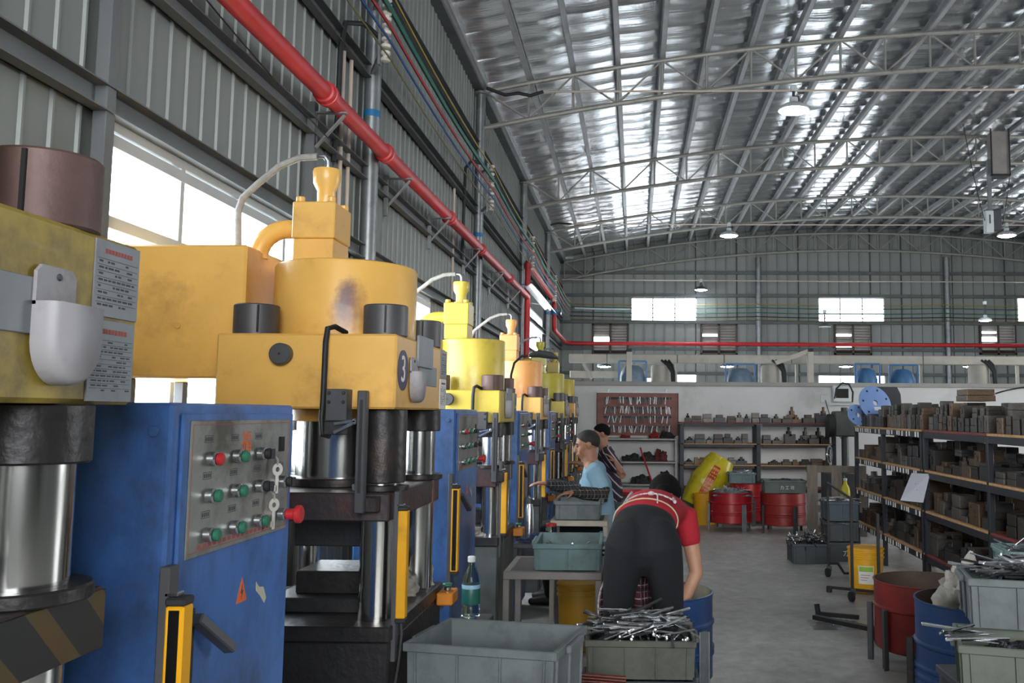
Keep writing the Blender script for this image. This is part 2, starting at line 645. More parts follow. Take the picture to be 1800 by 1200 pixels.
def window(n, label, place, u0, u1, z0, z1, cols, rails, bar=0.035):
    w = struct('window_%d' % n, label)
    def bx(name, a, b, c, d, t0, t1, m):
        pts = [place(q, t, r) for q in (a, b) for t in (t0, t1) for r in (c, d)]
        xs, ys, zs = zip(*pts)
        MB().box(min(xs), max(xs), min(ys), max(ys), min(zs), max(zs), 0.002).build(name, m, w)
    for nm, a, b, c, d in (('frame', u0, u0 + bar, z0, z1), ('frame', u1 - bar, u1, z0, z1),
                           ('frame', u0, u1, z0, z0 + bar), ('frame', u0, u1, z1 - bar, z1)):
        bx(nm, a, b, c, d, -0.02, 0.035, M_ALU)
    cs = [u0 + (u1 - u0) * i / cols for i in range(cols + 1)]
    zz = [z0] + list(rails) + [z1]
    for c in cs[1:-1]:
        bx('mullion', c - bar / 2, c + bar / 2, z0, z1, -0.015, 0.03, M_ALU)
    for r in rails:
        bx('rail', u0, u1, r - bar * 0.7, r + bar * 0.7, -0.015, 0.032, M_ALU)
    for i in range(cols):
        for j in range(len(zz) - 1):
            bx('pane', cs[i] + bar / 2, cs[i + 1] - bar / 2, zz[j] + bar / 2, zz[j + 1] - bar / 2, 0.0, 0.004, M_PANE)
    return w


lp = lambda u, t, z: (WX + t, u, z)
window(1, 'long daylight window blazing white beside the nearest yellow tank', lp, *LW[0], 5, (2.2, 2.51))
window(2, 'daylight window on the steel wall behind the third press', lp, *LW[1], 3, (2.2, 2.51))
window(3, 'tall bright window low on the steel wall near the far end of the presses', lp, *LW[2], 3, (2.3,))
bp_ = lambda u, t, z: (u, BY - t, z)
wl_ = ['far gable window above the tool board, leftmost of the white windows', 'far gable window above the red drums, middle of the white windows',
       'far gable window cut by the right edge of the picture']
for i, (a, b, c, d) in enumerate(bwin):
    window(4 + i, wl_[i], bp_, a, b, c, d, 3, (((c + d) / 2 - 0.1,) if i == 1 else ()), 0.03)
wl2 = ['low strip window on the gable seen over the white wall, left one', 'low strip window on the gable seen over the white wall, right one']
for i, (a, b, c, d) in enumerate(blow):
    window(7 + i, wl2[i], bp_, a, b, c, d, 3, (), 0.03)

# louvred vents of the far wall
M_LOUV = mat('weathered_louvre', '#4c4945', 0.7, 0.2, 0.25, 5)
lbl = ['rusty louvred wall vent at the far left corner', 'brownish louvred wall vent right of the leftmost far window',
       'dark louvred wall vent under the middle far window', 'dark louvred wall vent near the right edge with broken slats']
broken = [{5, 6}, {4, 7}, {4, 8}, {3, 5, 6}]
for i, (a, b, c, d) in enumerate(blou):
    v = thing('louvre_vent', lbl[i], 'vent', ((a + b) / 2, BY, c), group='louvred vents of the gable wall')
    w_, h_ = b - a, d - c
    for nm, q in (('frame', (-w_ / 2, -w_ / 2 + 0.05, 0, h_)), ('frame', (w_ / 2 - 0.05, w_ / 2, 0, h_)), ('frame', (-w_ / 2, w_ / 2, 0, 0.05)),
                  ('frame', (-w_ / 2, w_ / 2, h_ - 0.05, h_)), ('frame', (-0.03, 0.03, 0, h_))):
        MB().box(q[0], q[1], -0.08, 0.03, q[2], q[3], 0.004).build(nm, M_LOUV, v)
    ns = 10
    for s in (0, 1):
        for k in range(ns):
            if s == 0 and k in {ns - q for q in broken[i]}:
                continue
            z = 0.05 + (h_ - 0.1) * (k + 0.5) / ns
            x0, x1 = (-w_ / 2 + 0.05, -0.03) if s == 0 else (0.03, w_ / 2 - 0.05)
            MB().box(x0, x1, -0.055, 0.055, -0.005, 0.005, 0, T(0, -0.02, z, rx=-0.75)).build('slat', M_LOUV, v, smooth=0)

# far wall columns and girts
for px in (1333, 1664):
    p = W(px, 480, BY - 0.12)
    MB().cyl((p.x, BY - 0.12, 0), (p.x, BY - 0.12, arch(p.x) - 0.55), 0.075, n=14).build('column', M_STEEL, wb)
for py in (481, 521, 568, 615, 658):
    z = W(1500, py, BY).z
    segs = [(WX, RX)]
    for a, b, c, d in bwin + blow + blou:
        if c + 0.03 < z < d - 0.03:
            segs = [s for q in segs for s in ((q[0], min(q[1], a)), (max(q[0], b), q[1])) if s[1] - s[0] > 0.05]
    for a, b in segs:
        MB().box(a, b, BY - 0.09, BY - 0.024, z - 0.04, z + 0.04, 0.003).build('girt', M_DSTEEL, wb)

# roof: foil-faced sheets on purlins
ceil = struct('ceiling', 'arched roof lined with reflective foil sheets over steel purlins')
NP = 28
PX = [WX + 0.12 + (RX - WX - 0.24) * i / NP for i in range(NP + 1)]
SH = 0.74
y = FY
ns = 0
while y < BY - 0.01:
    y1 = min(y + SH, BY)
    r = random.Random(ns)
    ph = r.uniform(0, 6)
    def fz(u, v, y=y, y1=y1, ph=ph, r=r):
        x = WX + (RX - WX) * u
        t = (x - PX[0]) / (PX[1] - PX[0])
        fr = t - math.floor(t)
        sag = -0.014 * math.sin(PI * fr) ** 2
        rib = 0.02 * abs(math.sin(PI * 2 * v)) ** 0.6
        n = 0.012 * noise.noise(Vector((x * 1.1, (y + v * SH) * 2.2, 3.0)))
        return (x, y + (y1 - y) * v, arch(x) + 0.155 + sag + rib + n)
    MB().grid(fz, NP * 5, 8).build('roof_sheet', M_FOIL, ceil, smooth=60)
    y = y1
    ns += 1
for i, x in enumerate(PX):
    z = arch(x)
    g = MB()
    a = math.atan(-2 * (APZ - EAV) * (x - APX) / HALF ** 2)
    M = T(x, 0, z + 0.075, ry=-a)
    g.box(-0.03, 0.03, FY, BY, -0.05, -0.044, 0, M)
    g.box(-0.03, 0.03, FY, BY, 0.044, 0.05, 0, M)
    g.box(0.024, 0.03, FY, BY, -0.05, 0.05, 0, M)
    g.build('purlin', M_PURLIN, ceil, smooth=0)

# trusses and their wall columns
TY = [6.4, 10.9, 15.3, 19.6, BY - 0.2]
tl = ['nearest bow-string roof truss high over the presses', 'roof truss second from the nearest, in front of the bright roof patches',
      'third roof truss from the front, beyond the two glowing roof patches', 'roof truss against the far gable wall']


def truss(Y, label):
    t = thing('roof_truss', label, 'truss', (0, Y, 0), group='bow-string roof trusses')
    dep = 0.46
    for nm, dz, r in (('top_chord', -0.0, 0.03), ('bottom_chord', -dep, 0.032)):
        xs = [WX + 0.12 + (RX - WX - 0.24) * i / 56 for i in range(57)]
        MB().tube([(x, 0, arch(x) + dz) for x in xs], r, 8).build(nm, M_TRUSS, t)
    for i, x in enumerate(PX):
        MB().cyl((x, 0, arch(x) - dep), (x, 0, arch(x)), 0.016, n=6, b=0).build('web_post', M_TRUSS, t)
    for i in range(NP):
        a, b = (PX[i], PX[i + 1]) if i % 2 == 0 else (PX[i + 1], PX[i])
        MB().cyl((a, 0, arch(a)), (b, 0, arch(b) - dep), 0.013, n=6, b=0).build('web_diagonal', M_TRUSS, t)
    return t


for i, Y in enumerate(TY[1:]):
    truss(Y, tl[i])
M_TAPE = mat('blue_tape', '#1f6fa8', 0.5)
cl = ['nearest round steel wall column with a blue tape band, behind the second press', 'second round steel wall column along the left wall',
      'third round steel wall column along the left wall', 'farthest free-standing round column before the gable corner']
for i, Y in enumerate(TY[:4]):
    c = thing('steel_column', cl[i], 'column', (WX + 0.08, Y, 0), group='round columns of the left wall')
    MB().cyl((0, 0, 0), (0, 0, EAV), 0.058, n=18).build('shaft', M_STEEL, c)
    MB().cyl((0, 0, EAV - 0.02), (0, 0, EAV + 0.01), 0.1, n=12).build('cap_plate', M_STEEL, c)
    MB().cyl((0, 0, 3.62), (0, 0, 3.67), 0.0595, n=18, b=0).build('tape_band', M_TAPE, c, label='blue tape band')

# white partition wall
PWY = 14.0
zc = W(1400, 676, PWY).z
pw = struct('wall_partition', 'low whitewashed partition wall with a cement cap across the hall')
MB().box(WX + 0.03, RX - 0.05, PWY, PWY + 0.16, 0, zc - 0.03, 0.004).build('plaster', M_WHITE, pw)
MB().box(WX + 0.03, RX - 0.05, PWY - 0.03, PWY + 0.19, zc - 0.03, zc + 0.035, 0.006).build('coping', M_CAP, pw)
# ------------------------------------------------------------------ hydraulic presses
def paint(name, c, dirt='#5a4630', amt=0.3, ds=3.0):
    return mat(name, c, 0.38, 0, 0.1, 3.5, bump=0.03, dirt=dirt, damt=amt, dscale=ds, coat=0.1)


Y_LEMON = paint('dirty_lemon_paint', '#a68f3c', '#443e2e', 0.66, 5.0)
Y_WARM = paint('warm_yellow_paint', '#e5b25a', '#8f6236', 0.26, 2.2)
Y_GREEN = paint('lemon_yellow_paint', '#cbb548', '#76692f', 0.25, 3.0)
Y_ORANGE = paint('light_orange_paint', '#eda661', '#8a5526', 0.2, 3.0)
Y_HEAD4 = paint('pale_amber_paint', '#eeb964', '#8a5526', 0.2, 3.0)
Y_OLIVE = paint('olive_yellow_paint', '#ada03a', '#5a4b22', 0.22, 3.0)
Y_OLIVE2 = paint('mustard_yellow_paint', '#baa23a', '#5a4b22', 0.22, 3.0)
M_CAPD = mat('dark_post_cap', '#4f4e50', 0.48, 0.3, 0.14, 8)
M_CAPR = mat('rust_brown_post_cap', '#5f4a46', 0.55, 0.3, 0.2, 8, bump=0.1)
M_PLATEN = mat('rusty_dark_platen', '#413a3c', 0.5, 0.4, 0.25, 7, bump=0.15, dirt='#6b3b36', damt=0.4, dscale=5)
M_BEDG = mat('grey_green_bed', '#565a57', 0.5, 0.25, 0.25, 4, dirt='#37352f', damt=0.4)
M_CURT = mat('safety_yellow', '#dea010', 0.4, 0, 0.1, 4, dirt='#7a5a1a', damt=0.15)
M_LENS = mat('black_lens', '#0d0d0e', 0.25, 0, 0)
M_GPLATE = mat('grey_tin_plate', '#7f8488', 0.45, 0.4, 0.15, 6, dirt='#55585c', damt=0.25)
M_POCK = mat('scuffed_white_plastic', '#9c9a9e', 0.5, 0, 0.1, 6, dirt='#6a5d52', damt=0.36, dscale=6)
M_ROUND = mat('purple_roundel', '#3a3350', 0.5)
M_HOSE = mat('grey_braided_hose', '#9b9a95', 0.6, 0.1, 0.2, 40)
M_ORANGE = mat('orange_box', '#c8791f', 0.5, 0, 0.12, 8, dirt='#5b3a1a', damt=0.3)
M_GREEN = mat('green_button', '#2c6b53', 0.4)
M_REDB = mat('red_button', '#b4232a', 0.4)


def rusted_paint():
    """Warm yellow paint with one big rust mark on the side towards the camera."""
    m = Y_WARM.copy()
    m.name = 'warm_yellow_paint_with_rust'
    nt = m.node_tree
    N, L = nt.nodes.new, nt.links.new
    p = nt.nodes['Principled BSDF']
    src = p.inputs['Base Color'].links[0].from_socket
    tc = N('ShaderNodeTexCoord')
    def blob(c, sc, lo, hi, amp):
        mp = N('ShaderNodeMapping'); mp.vector_type = 'TEXTURE'
        mp.inputs['Location'].default_value = c
        mp.inputs['Rotation'].default_value = (0, 0.16, 0)
        mp.inputs['Scale'].default_value = sc
        L(tc.outputs['Object'], mp.inputs['Vector'])
        ln = N('ShaderNodeVectorMath'); ln.operation = 'LENGTH'; L(mp.outputs[0], ln.inputs[0])
        nz = N('ShaderNodeTexNoise'); nz.inputs['Scale'].default_value = 26; nz.inputs['Detail'].default_value = 8; nz.inputs['Roughness'].default_value = 0.75
        L(tc.outputs['Object'], nz.inputs['Vector'])
        ad = N('ShaderNodeMath'); ad.operation = 'MULTIPLY_ADD'; ad.inputs[1].default_value = amp; L(nz.outputs['Fac'], ad.inputs[0]); L(ln.outputs['Value'], ad.inputs[2])
        mr = N('ShaderNodeMapRange'); mr.inputs[1].default_value = lo; mr.inputs[2].default_value = hi; mr.inputs[3].default_value = 0.9; mr.inputs[4].default_value = 0.0
        L(ad.outputs[0], mr.inputs[0])
        return mr.outputs[0]
    for c, sc, colr in (((0.085, -0.25, 1.86), (0.06, 0.2, 0.11), '#8a5526'), ((0.075, -0.25, 1.9), (0.035, 0.2, 0.08), '#5d3a3c')):
        x = N('ShaderNodeMix'); x.data_type = 'RGBA'
        L(blob(c, sc, 0.9, 1.7, 1.1), x.inputs['Factor']); L(src, x.inputs[6]); x.inputs[7].default_value = lin(colr)
        src = x.outputs[2]
    L(src, p.inputs['Base Color'])
    return m


Y_RUST = rusted_paint()


def hazard():
    m, nt, p, N, L = nodes_of('hazard_stripes')
    tc = N('ShaderNodeTexCoord'); sp = N('ShaderNodeSeparateXYZ'); L(tc.outputs['Object'], sp.inputs[0])
    a = N('ShaderNodeMath'); a.operation = 'ADD'; L(sp.outputs['Y'], a.inputs[0]); L(sp.outputs['Z'], a.inputs[1])
    b = N('ShaderNodeMath'); b.operation = 'MULTIPLY'; b.inputs[1].default_value = 7.5; L(a.outputs[0], b.inputs[0])
    c = N('ShaderNodeMath'); c.operation = 'FRACT'; L(b.outputs[0], c.inputs[0])
    d = N('ShaderNodeMath'); d.operation = 'GREATER_THAN'; d.inputs[1].default_value = 0.66; L(c.outputs[0], d.inputs[0])
    n = N('ShaderNodeTexNoise'); n.inputs['Scale'].default_value = 9; L(tc.outputs['Object'], n.inputs['Vector'])
    x = N('ShaderNodeMix'); x.data_type = 'RGBA'; L(d.outputs[0], x.inputs['Factor'])
    x.inputs[6].default_value = lin('#151515'); x.inputs[7].default_value = lin('#5a4616')
    y = N('ShaderNodeMix'); y.data_type = 'RGBA'; y.blend_type = 'MULTIPLY'; y.inputs['Factor'].default_value = 0.7
    L(x.outputs[2], y.inputs[6]); L(n.outputs['Color'], y.inputs[7]); L(y.outputs[2], p.inputs['Base Color'])
    p.inputs['Roughness'].default_value = 0.5
    return m


M_HAZ = hazard()


def paper_plate(parent, name, x, y0, y1, z0, z1, rows, m, head=True):
    """Thin notice on a face looking +x: sheet with printed rules and short strokes."""
    o = MB().box(x, x + 0.003, y0, y1, z0, z1, 0.0005).build(name, m, parent)
    w, h = y1 - y0, z1 - z0
    r = random.Random(int(z0 * 1000) + rows)
    if head:
        k = MB()
        for i in range(9):
            yy = y0 + w * (0.2 + 0.07 * i)
            k.box(x + 0.003, x + 0.0035, yy, yy + w * 0.05, z1 - h * 0.17, z1 - h * 0.11, 0)
        k.build('heading', M_REDINK, o, smooth=0)
    k = MB()
    for i in range(rows):
        zz = z1 - h * (0.25 + 0.65 * i / rows)
        k.box(x + 0.003, x + 0.0034, y0 + w * 0.05, y1 - w * 0.05, zz, zz + 0.0006, 0)
        q = y0 + w * 0.08
        while q < y1 - w * 0.15:
            l = r.uniform(0.04, 0.12) * w
            if r.random() < 0.7:
                k.box(x + 0.003, x + 0.0034, q, min(q + l, y1 - w * 0.06), zz - h * 0.35 / rows, zz - h * 0.15 / rows, 0)
            q += l + 0.03 * w
    k.build('print', M_INK, o, smooth=0)
    return o


def press(label, Yc, p):
    """Four-post hydraulic press; local +x faces the aisle, origin on the floor under the ram."""
    w, l = p['w'] / 2, p['l'] / 2
    hz0, hz1, cr, ct = p['hz0'], p['hz1'], p['cr'], p['ct']
    t = thing('hydraulic_press', label, 'press', (-0.8 - w, Yc, 0), group='row of yellow hydraulic presses')
    bedz, pz0, pz1 = p.get('bed', 0.80), p['pz0'], p['pz1']
    pm, cm = p['head'], p['cyl']
    # bed
    b = MB().box(-w, w, -l + 0.01, l - 0.01, 0, bedz - 0.05, 0.006).build('bed', p.get('bedm', M_OILY), t)
    MB().box(-w - 0.005, w + 0.005, -l, l, bedz - 0.05, bedz, 0.004).build('bed_plate', M_OILY, t)
    # die set
    MB().box(-w * 0.55, w * 0.62, -l * 0.5, l * 0.5, bedz, bedz + 0.05, 0.003).build('bolster', M_GREASE, t)
    MB().box(-w * 0.35, w * 0.42, -l * 0.32, l * 0.3, bedz + 0.05, bedz + 0.13, 0.004).build('lower_die', M_OILY, t)
    MB().box(-w * 0.4, w * 0.4, -l * 0.3, l * 0.3, pz0 - 0.12, pz0, 0.004).build('upper_die', M_GREASE, t)
    pr = p['pr']
    xs, ys = w - pr - 0.012, l - pr - 0.07
    # ejector
    MB().cyl((-w * 0.86, -l * 0.9, bedz), (-w * 0.86, -l * 0.9, bedz + 0.24), 0.028, n=14).build('ejector_cylinder', M_BLACK, t)
    for sx in (-1, 1):
        for sy in (-1, 1):
            x, y = sx * xs, sy * ys
            MB().lathe([(pr, bedz), (pr, hz0)], (x, y, 0), 28).build('guide_post', M_CHROME, t)
            MB().cyl((x, y, hz0 - (p.get('slv', 0.085) if sy < 0 else 0.085)), (x, y, hz0), pr * 1.3, n=24).build('post_sleeve', M_OILY, t)
            f = MB().cyl((x, y, pz1), (x, y, pz1 + 0.022), pr * 1.5, n=24).build('post_flange', M_OILY, t)
            cap = MB().cyl((x, y, hz1), (x, y, hz1 + p['caph']), p['capr'], n=28, b=0.004).build('post_cap', p['capm'], t)
            a = -PI / 2 + (0.45 if sx < 0 else 0.25)
            MB().box(-0.003, 0.003, -0.004, 0.002, hz1 + 0.01, hz1 + p['caph'] - 0.006, 0,
                     T(x + p['capr'] * math.cos(a), y + p['capr'] * math.sin(a), 0)).build('keyway', M_BLACK, cap, smooth=0)
    # moving platen
    MB().box(-w + 0.005, w - 0.015, -l + 0.02, l - 0.02, pz0, pz1, 0.005).build('platen', M_PLATEN, t)
    if p.get('hazard'):
        MB().box(w - 0.015, w - 0.011, -l + 0.025, l - 0.025, pz0 + 0.003, pz1 - 0.003, 0.001).build('hazard_plate', M_HAZ, t, label='yellow and black hazard stripes')
    rr = cr * 0.62
    MB().lathe([(rr, pz1), (rr, hz0)], (0, 0, 0), 40).build('ram', M_CHROME, t, label='polished steel ram')
    MB().cyl((0, 0, pz1), (0, 0, pz1 + 0.03), rr * 1.25, n=32).build('ram_flange', M_OILY, t)
    MB().cyl((0, 0, hz0 - 0.045), (0, 0, hz0), rr * 1.2, n=36).build('gland_ring', pm, t)
    # head and main cylinder
    MB().box(-w, w, -l, l, hz0, hz1, 0.007).build('head', pm, t)
    MB().lathe([(cr - 0.012, hz1), (cr, hz1 + 0.004), (cr, ct - 0.012), (cr - 0.004, ct - 0.004), (cr - 0.014, ct), (0.0001, ct)], (0, 0, 0), 56).build('main_cylinder', p.get('drumm', cm), t)
    # valve stack on top
    vx, vy = -0.095 * p['vs'], -0.03
    s = p['vs']
    MB().box(vx - 0.075 * s, vx + 0.075 * s, vy - 0.09 * s, vy + 0.09 * s, ct, ct + 0.095 * s, 0.003).build('valve_base', cm, t)
    zb = ct + 0.095 * s
    vb = MB().box(vx - 0.08 * s, vx + 0.08 * s, vy - 0.097 * s, vy + 0.097 * s, zb, zb + 0.138 * s, 0.004).build('valve_block', cm, t)
    zt = zb + 0.138 * s
    for ax in (-1, 1):
        for ay in (-1, 1):
            MB().cyl((vx + ax * 0.058 * s, vy + ay * 0.075 * s, zt), (vx + ax * 0.058 * s, vy + ay * 0.075 * s, zt + 0.022 * s), 0.017 * s, n=12).build('bolt', cm, vb)
    MB().lathe([(0.045 * s, zt), (0.045 * s, zt + 0.014 * s), (0.034 * s, zt + 0.016 * s), (0.034 * s, zt + 0.06 * s), (0.05 * s, zt + 0.09 * s),
                (0.053 * s, zt + 0.135 * s), (0.05 * s, zt + 0.145 * s), (0.02 * s, zt + 0.148 * s)], (vx + 0.012, vy, 0), 24).build('valve_cap', cm, t)
    ze = zt + 0.148 * s
    fx = vx + 0.012
    MB().tube([(fx, vy, ze), (fx, vy, ze + 0.03), (fx - 0.012, vy, ze + 0.048), (fx - 0.04, vy, ze + 0.05)], 0.008, 8).build('hose_fitting', M_BRIGHT, t)
    hp = [(fx - 0.04, vy, ze + 0.05), (fx - 0.11, vy, ze + 0.045), (fx - 0.19, vy + 0.01, ze + 0.015), (fx - 0.28, vy + 0.03, ze - 0.05),
          (fx - 0.345, vy + 0.05, ze - 0.1), (fx - 0.365, vy + 0.06, ze - 0.15), (fx - 0.365, vy + 0.07, ze - 0.25), (fx - 0.36, vy + 0.07, p['tz1'])]
    MB().tube(hp, 0.013, 10).build('oil_hose', M_HOSE, t)
    # elbow pipe to the oil tank
    ez = zb + 0.055 * s
    q = [(vx - 0.08 * s, vy + 0.02, ez), (vx - 0.08 * s - 0.06, vy + 0.02, ez)]
    for k in range(1, 7):
        a = PI / 2 * k / 6
        q.append((vx - 0.08 * s - 0.06 - 0.11 * math.sin(a), vy + 0.02, ez - 0.11 * (1 - math.cos(a))))
    q.append((q[-1][0], vy + 0.02, min(ez - 0.115, p['tz1'] - 0.005)))
    MB().tube(q, 0.036, 16).build('elbow_pipe', cm, t)
    MB().lathe([(0.042, 0), (0.042, 0.012)], (vx - 0.08 * s - 0.012, vy + 0.02, ez), 18, (1, 0, 0)).build('pipe_flange', cm, t)
    # oil tank behind, towards the wall
    tx1 = -w - 0.012
    MB().box(tx1 - p['tw'], tx1, -l + 0.23, l - 0.05, p['tz0'], p['tz1'], 0.008).build('oil_tank', p.get('tank', pm), t)
    MB().cyl((tx1 - p['tw'] * 0.48, -l + 0.23, p['tz0'] + 0.19), (tx1 - p['tw'] * 0.48, -l + 0.224, p['tz0'] + 0.19), 0.012, n=12).build('tank_plug', p.get('tank', pm), t)
    for yy in (-l + 0.3, l - 0.12):
        for xx in (tx1 - p['tw'] + 0.05, tx1 - 0.06):
            MB().box(xx - 0.02, xx + 0.02, yy - 0.02, yy + 0.02, 0, p['tz0'], 0.003).build('tank_leg', M_DGREY, t)
    # black plug on the face towards the camera
    kz = hz0 + (hz1 - hz0) * 0.72
    k = MB().cyl((-0.078, -l, kz), (-0.078, -l - 0.034, kz), 0.036, n=26).build('plug', M_CAPD, t, label='black round plug')
    MB().cyl((-0.078, -l - 0.034, kz), (-0.078, -l - 0.0345, kz), 0.005, n=8, b=0).build('plug_hole', M_BLACK, k)
    # conduit over the edge down to the limit switch
    cz = hz1
    MB().tube([(0.10, -l + 0.1, cz + 0.012), (0.085, -l + 0.03, cz + 0.026), (0.075, -l - 0.014, cz + 0.016), (0.072, -l - 0.02, cz - 0.03),
               (0.070, -l - 0.018, hz0 + 0.03), (0.068, -l - 0.02, hz0 - 0.03), (0.075, -l - 0.025, hz0 - 0.085), (0.1, -l - 0.03, hz0 - 0.09)], 0.0095, 10).build('conduit', M_BLACK, t)
    sw = MB().box(0.09, 0.162, -l - 0.055, -l, hz0 - 0.04, hz0 + 0.065, 0.003).build('limit_switch', M_DGREY, t)
    for ax in (0.102, 0.15):
        for az in (0.052, 0.022):
            MB().cyl((ax, -l - 0.055, hz0 + az), (ax, -l - 0.061, hz0 + az), 0.006, n=8).build('screw', M_GREASE, sw)
    MB().box(0.085, 0.165, -l - 0.05, -l - 0.012, hz0 - 0.085, hz0 - 0.04, 0.003).build('switch_body', M_GREASE, sw)
    for dz in (-0.05, -0.078):
        MB().bar((0.12, -l - 0.055, hz0 + dz), (0.19, -l - 0.062, hz0 + dz + (0.012 if dz > -0.06 else 0.035)), 0.008, 0.012).build('roller_arm', M_BRIGHT, sw)
        MB().cyl((0.19, -l - 0.07, hz0 + dz + (0.012 if dz > -0.06 else 0.035)), (0.19, -l - 0.05, hz0 + dz + (0.012 if dz > -0.06 else 0.035)), 0.008, n=10).build('roller', M_BRIGHT, sw)
    rl = MB().box(0.196, 0.226, -l - 0.06, -l - 0.025, pz0 + 0.035, hz0 + 0.06, 0.003).build('cam_rail', M_DGREY, t)
    MB().box(0.206, 0.216, -l - 0.0615, -l - 0.06, pz0 + 0.1, hz0 + 0.03, 0).build('rail_slot', M_BLACK, rl, smooth=0)
    MB().box(0.196, 0.262, -l - 0.026, -l + 0.022, pz0 + 0.035, pz1 - 0.01, 0.003).build('rail_clamp', M_OILY, t)
    # aisle face: notices, plates and document pocket
    def py(f):
        return -l + 2 * l * f
    paper_plate(t, 'rating_plate', w, py(0.845), py(0.99), hz0 + (hz1 - hz0) * 0.52, hz1 - 0.006, 8, M_GPLATE)
    paper_plate(t, 'notice_sleeve', w, py(0.84), py(0.985), hz0 + 0.004, hz0 + (hz1 - hz0) * 0.50, 11, M_PAPER if p.get('fresh') else M_GPLATE)
    MB().box(w, w + 0.004, py(p.get('tin', (0.46, 0.68))[0]), py(p.get('tin', (0.46, 0.68))[1]), hz0 + (hz1 - hz0) * 0.36, hz0 + (hz1 - hz0) * 0.66, 0.001).build('tin_plate', M_GPLATE, t)
    MB().box(w, w + 0.012, py(p.get('hp', 0.34)), py(p.get('hp', 0.34) + 0.28), hz0 + (hz1 - hz0) * 0.62, hz1 + 0.02, 0.002).build('hinge_plate', M_GPLATE, t)
    yo, zo = py(p.get('pocket', 0.33)), hz0 + 0.06
    ph = [(-0.055, 0.075), (-0.055, 0.02), (-0.045, -0.015), (-0.02, -0.035), (0.02, -0.035), (0.045, -0.015), (0.055, 0.02), (0.055, 0.075)]
    Mx = Matrix(((0, 0, 1, w + 0.004), (1, 0, 0, yo), (0, 1, 0, zo), (0, 0, 0, 1)))
    ph = [(-0.055, 0.075)] + [(-0.055 + 0.004 * math.sin(q) + 0.051 * (1 - math.cos(q)), 0.02 - 0.056 * math.sin(q)) for q in [PI / 2 * k / 7 for k in range(8)]]
    ph = ph + [(-x_, z_) for x_, z_ in reversed(ph[:-1])]
    pk_ = MB()
    rings = [(1.0, 0.0), (1.0, 0.02), (0.96, 0.03), (0.86, 0.036), (0.0, 0.038)]
    n_ = len(ph)
    pk_.add([(x_ * f_, (z_ - 0.03) * (f_ if f_ else 0) + 0.03 if z_ < 0.07 else (z_ if f_ else 0.03), d_) for f_, d_ in rings for x_, z_ in ph],
            [tuple(reversed(range(n_)))] + [(q * n_ + i, q * n_ + (i + 1) % n_, (q + 1) * n_ + (i + 1) % n_, (q + 1) * n_ + i) for q in range(len(rings) - 1) for i in range(n_)], Mx)
    pk = pk_.build('document_pocket', M_POCK, t, smooth=50, label='scuffed white plastic document pocket')
    MB().prism([(-0.055, 0.07), (0.03, 0.07), (0.03, 0.115), (0.02, 0.125), (-0.045, 0.125), (-0.055, 0.115)], 0.0, 0.005, Mx).build('pocket_back', M_POCK, pk)
    MB().prism([(-0.05, 0.0752), (0.05, 0.0752), (0.05, 0.0757), (-0.05, 0.0757)], 0.004, 0.032, Mx).build('pocket_mouth', M_INK, pk, smooth=0)
    MB().cyl((w + 0.008, yo - 0.01, zo + 0.112), (w + 0.012, yo - 0.01, zo + 0.112), 0.005, n=8).build('rivet', M_DGREY, pk)
    if p.get('number'):
        ry, rz = py(0.11), hz0 + (hz1 - hz0) * 0.53
        rd = MB().lathe([(0.0001, 0.0), (0.07, 0.0), (0.07, 0.002), (0.0001, 0.002)], (w, ry, rz), 40, (1, 0, 0)).build('number_roundel', M_ROUND, t, label='dark roundel with a white number')
        text(p['number'], 0.13, M_PAPER, rd, Matrix(((0, 0, 1, w + 0.0026), (1, 0, 0, ry), (0, 1, 0, rz), (0, 0, 0, 1))), 'number')
    # light curtains
    for yy, front in ((-l + 0.05, 1), (l + 0.13, -1)):
        cx = w + 0.028
        zt_, zb_ = p.get('lcz', (1.185, 0.82))
        br = MB().box(w - 0.004, w + 0.014, yy - 0.012, yy + 0.022, zb_ - 0.14, zt_ + 0.05, 0.002).build('curtain_bracket', M_DGREY, t)
        lc = MB().box(cx - 0.016, cx + 0.016, yy - 0.018, yy + 0.018, zb_, zt_ - 0.014, 0.003).build('light_curtain', M_CURT, t, label='yellow safety light curtain bar')
        MB().box(cx - 0.017, cx + 0.017, yy - 0.019, yy + 0.019, zt_ - 0.014, zt_, 0.003).build('end_cap', M_BLACK, lc)
        MB().box(cx - 0.017, cx + 0.017, yy - 0.019, yy + 0.019, zb_ - 0.014, zb_, 0.003).build('end_cap', M_BLACK, lc)
        MB().box(cx - 0.009, cx + 0.009, yy + front * 0.018 - 0.001, yy + front * 0.018 + 0.001, zb_ + 0.006, zt_ - 0.02, 0).build('lens', M_LENS, lc, smooth=0)
        MB().box(w + 0.006, w + 0.03, yy - 0.012, yy + 0.012, zt_, zt_ + 0.008, 0.002).build('curtain_lug', M_BRIGHT, lc)
        MB().tube([(cx, yy, zb_ - 0.014), (cx + 0.004, yy, zb_ - 0.05), (cx - 0.01, yy + 0.02, zb_ - 0.16), (cx - 0.03, yy + 0.02, zb_ - 0.3),
                   (cx - 0.02, yy, 0.02)], 0.004, 6).build('curtain_cable', M_DGREY, lc)
    if p.get('far_rail', True):
        MB().box(w - 0.02, w + 0.01, l + 0.0, l + 0.16, p.get('lcz', (1.185, 0.82))[1] - 0.13, p.get('lcz', (1.185, 0.82))[1] - 0.10, 0.003).build('bracket_arm', M_DGREY, t)
    # two-hand button box
    bx = MB().box(w + 0.005, w + 0.07, l * 0.72, l * 0.72 + 0.12, bedz - 0.075, bedz - 0.025, 0.005).build('button_box', M_ORANGE, t, label='orange push-button box')
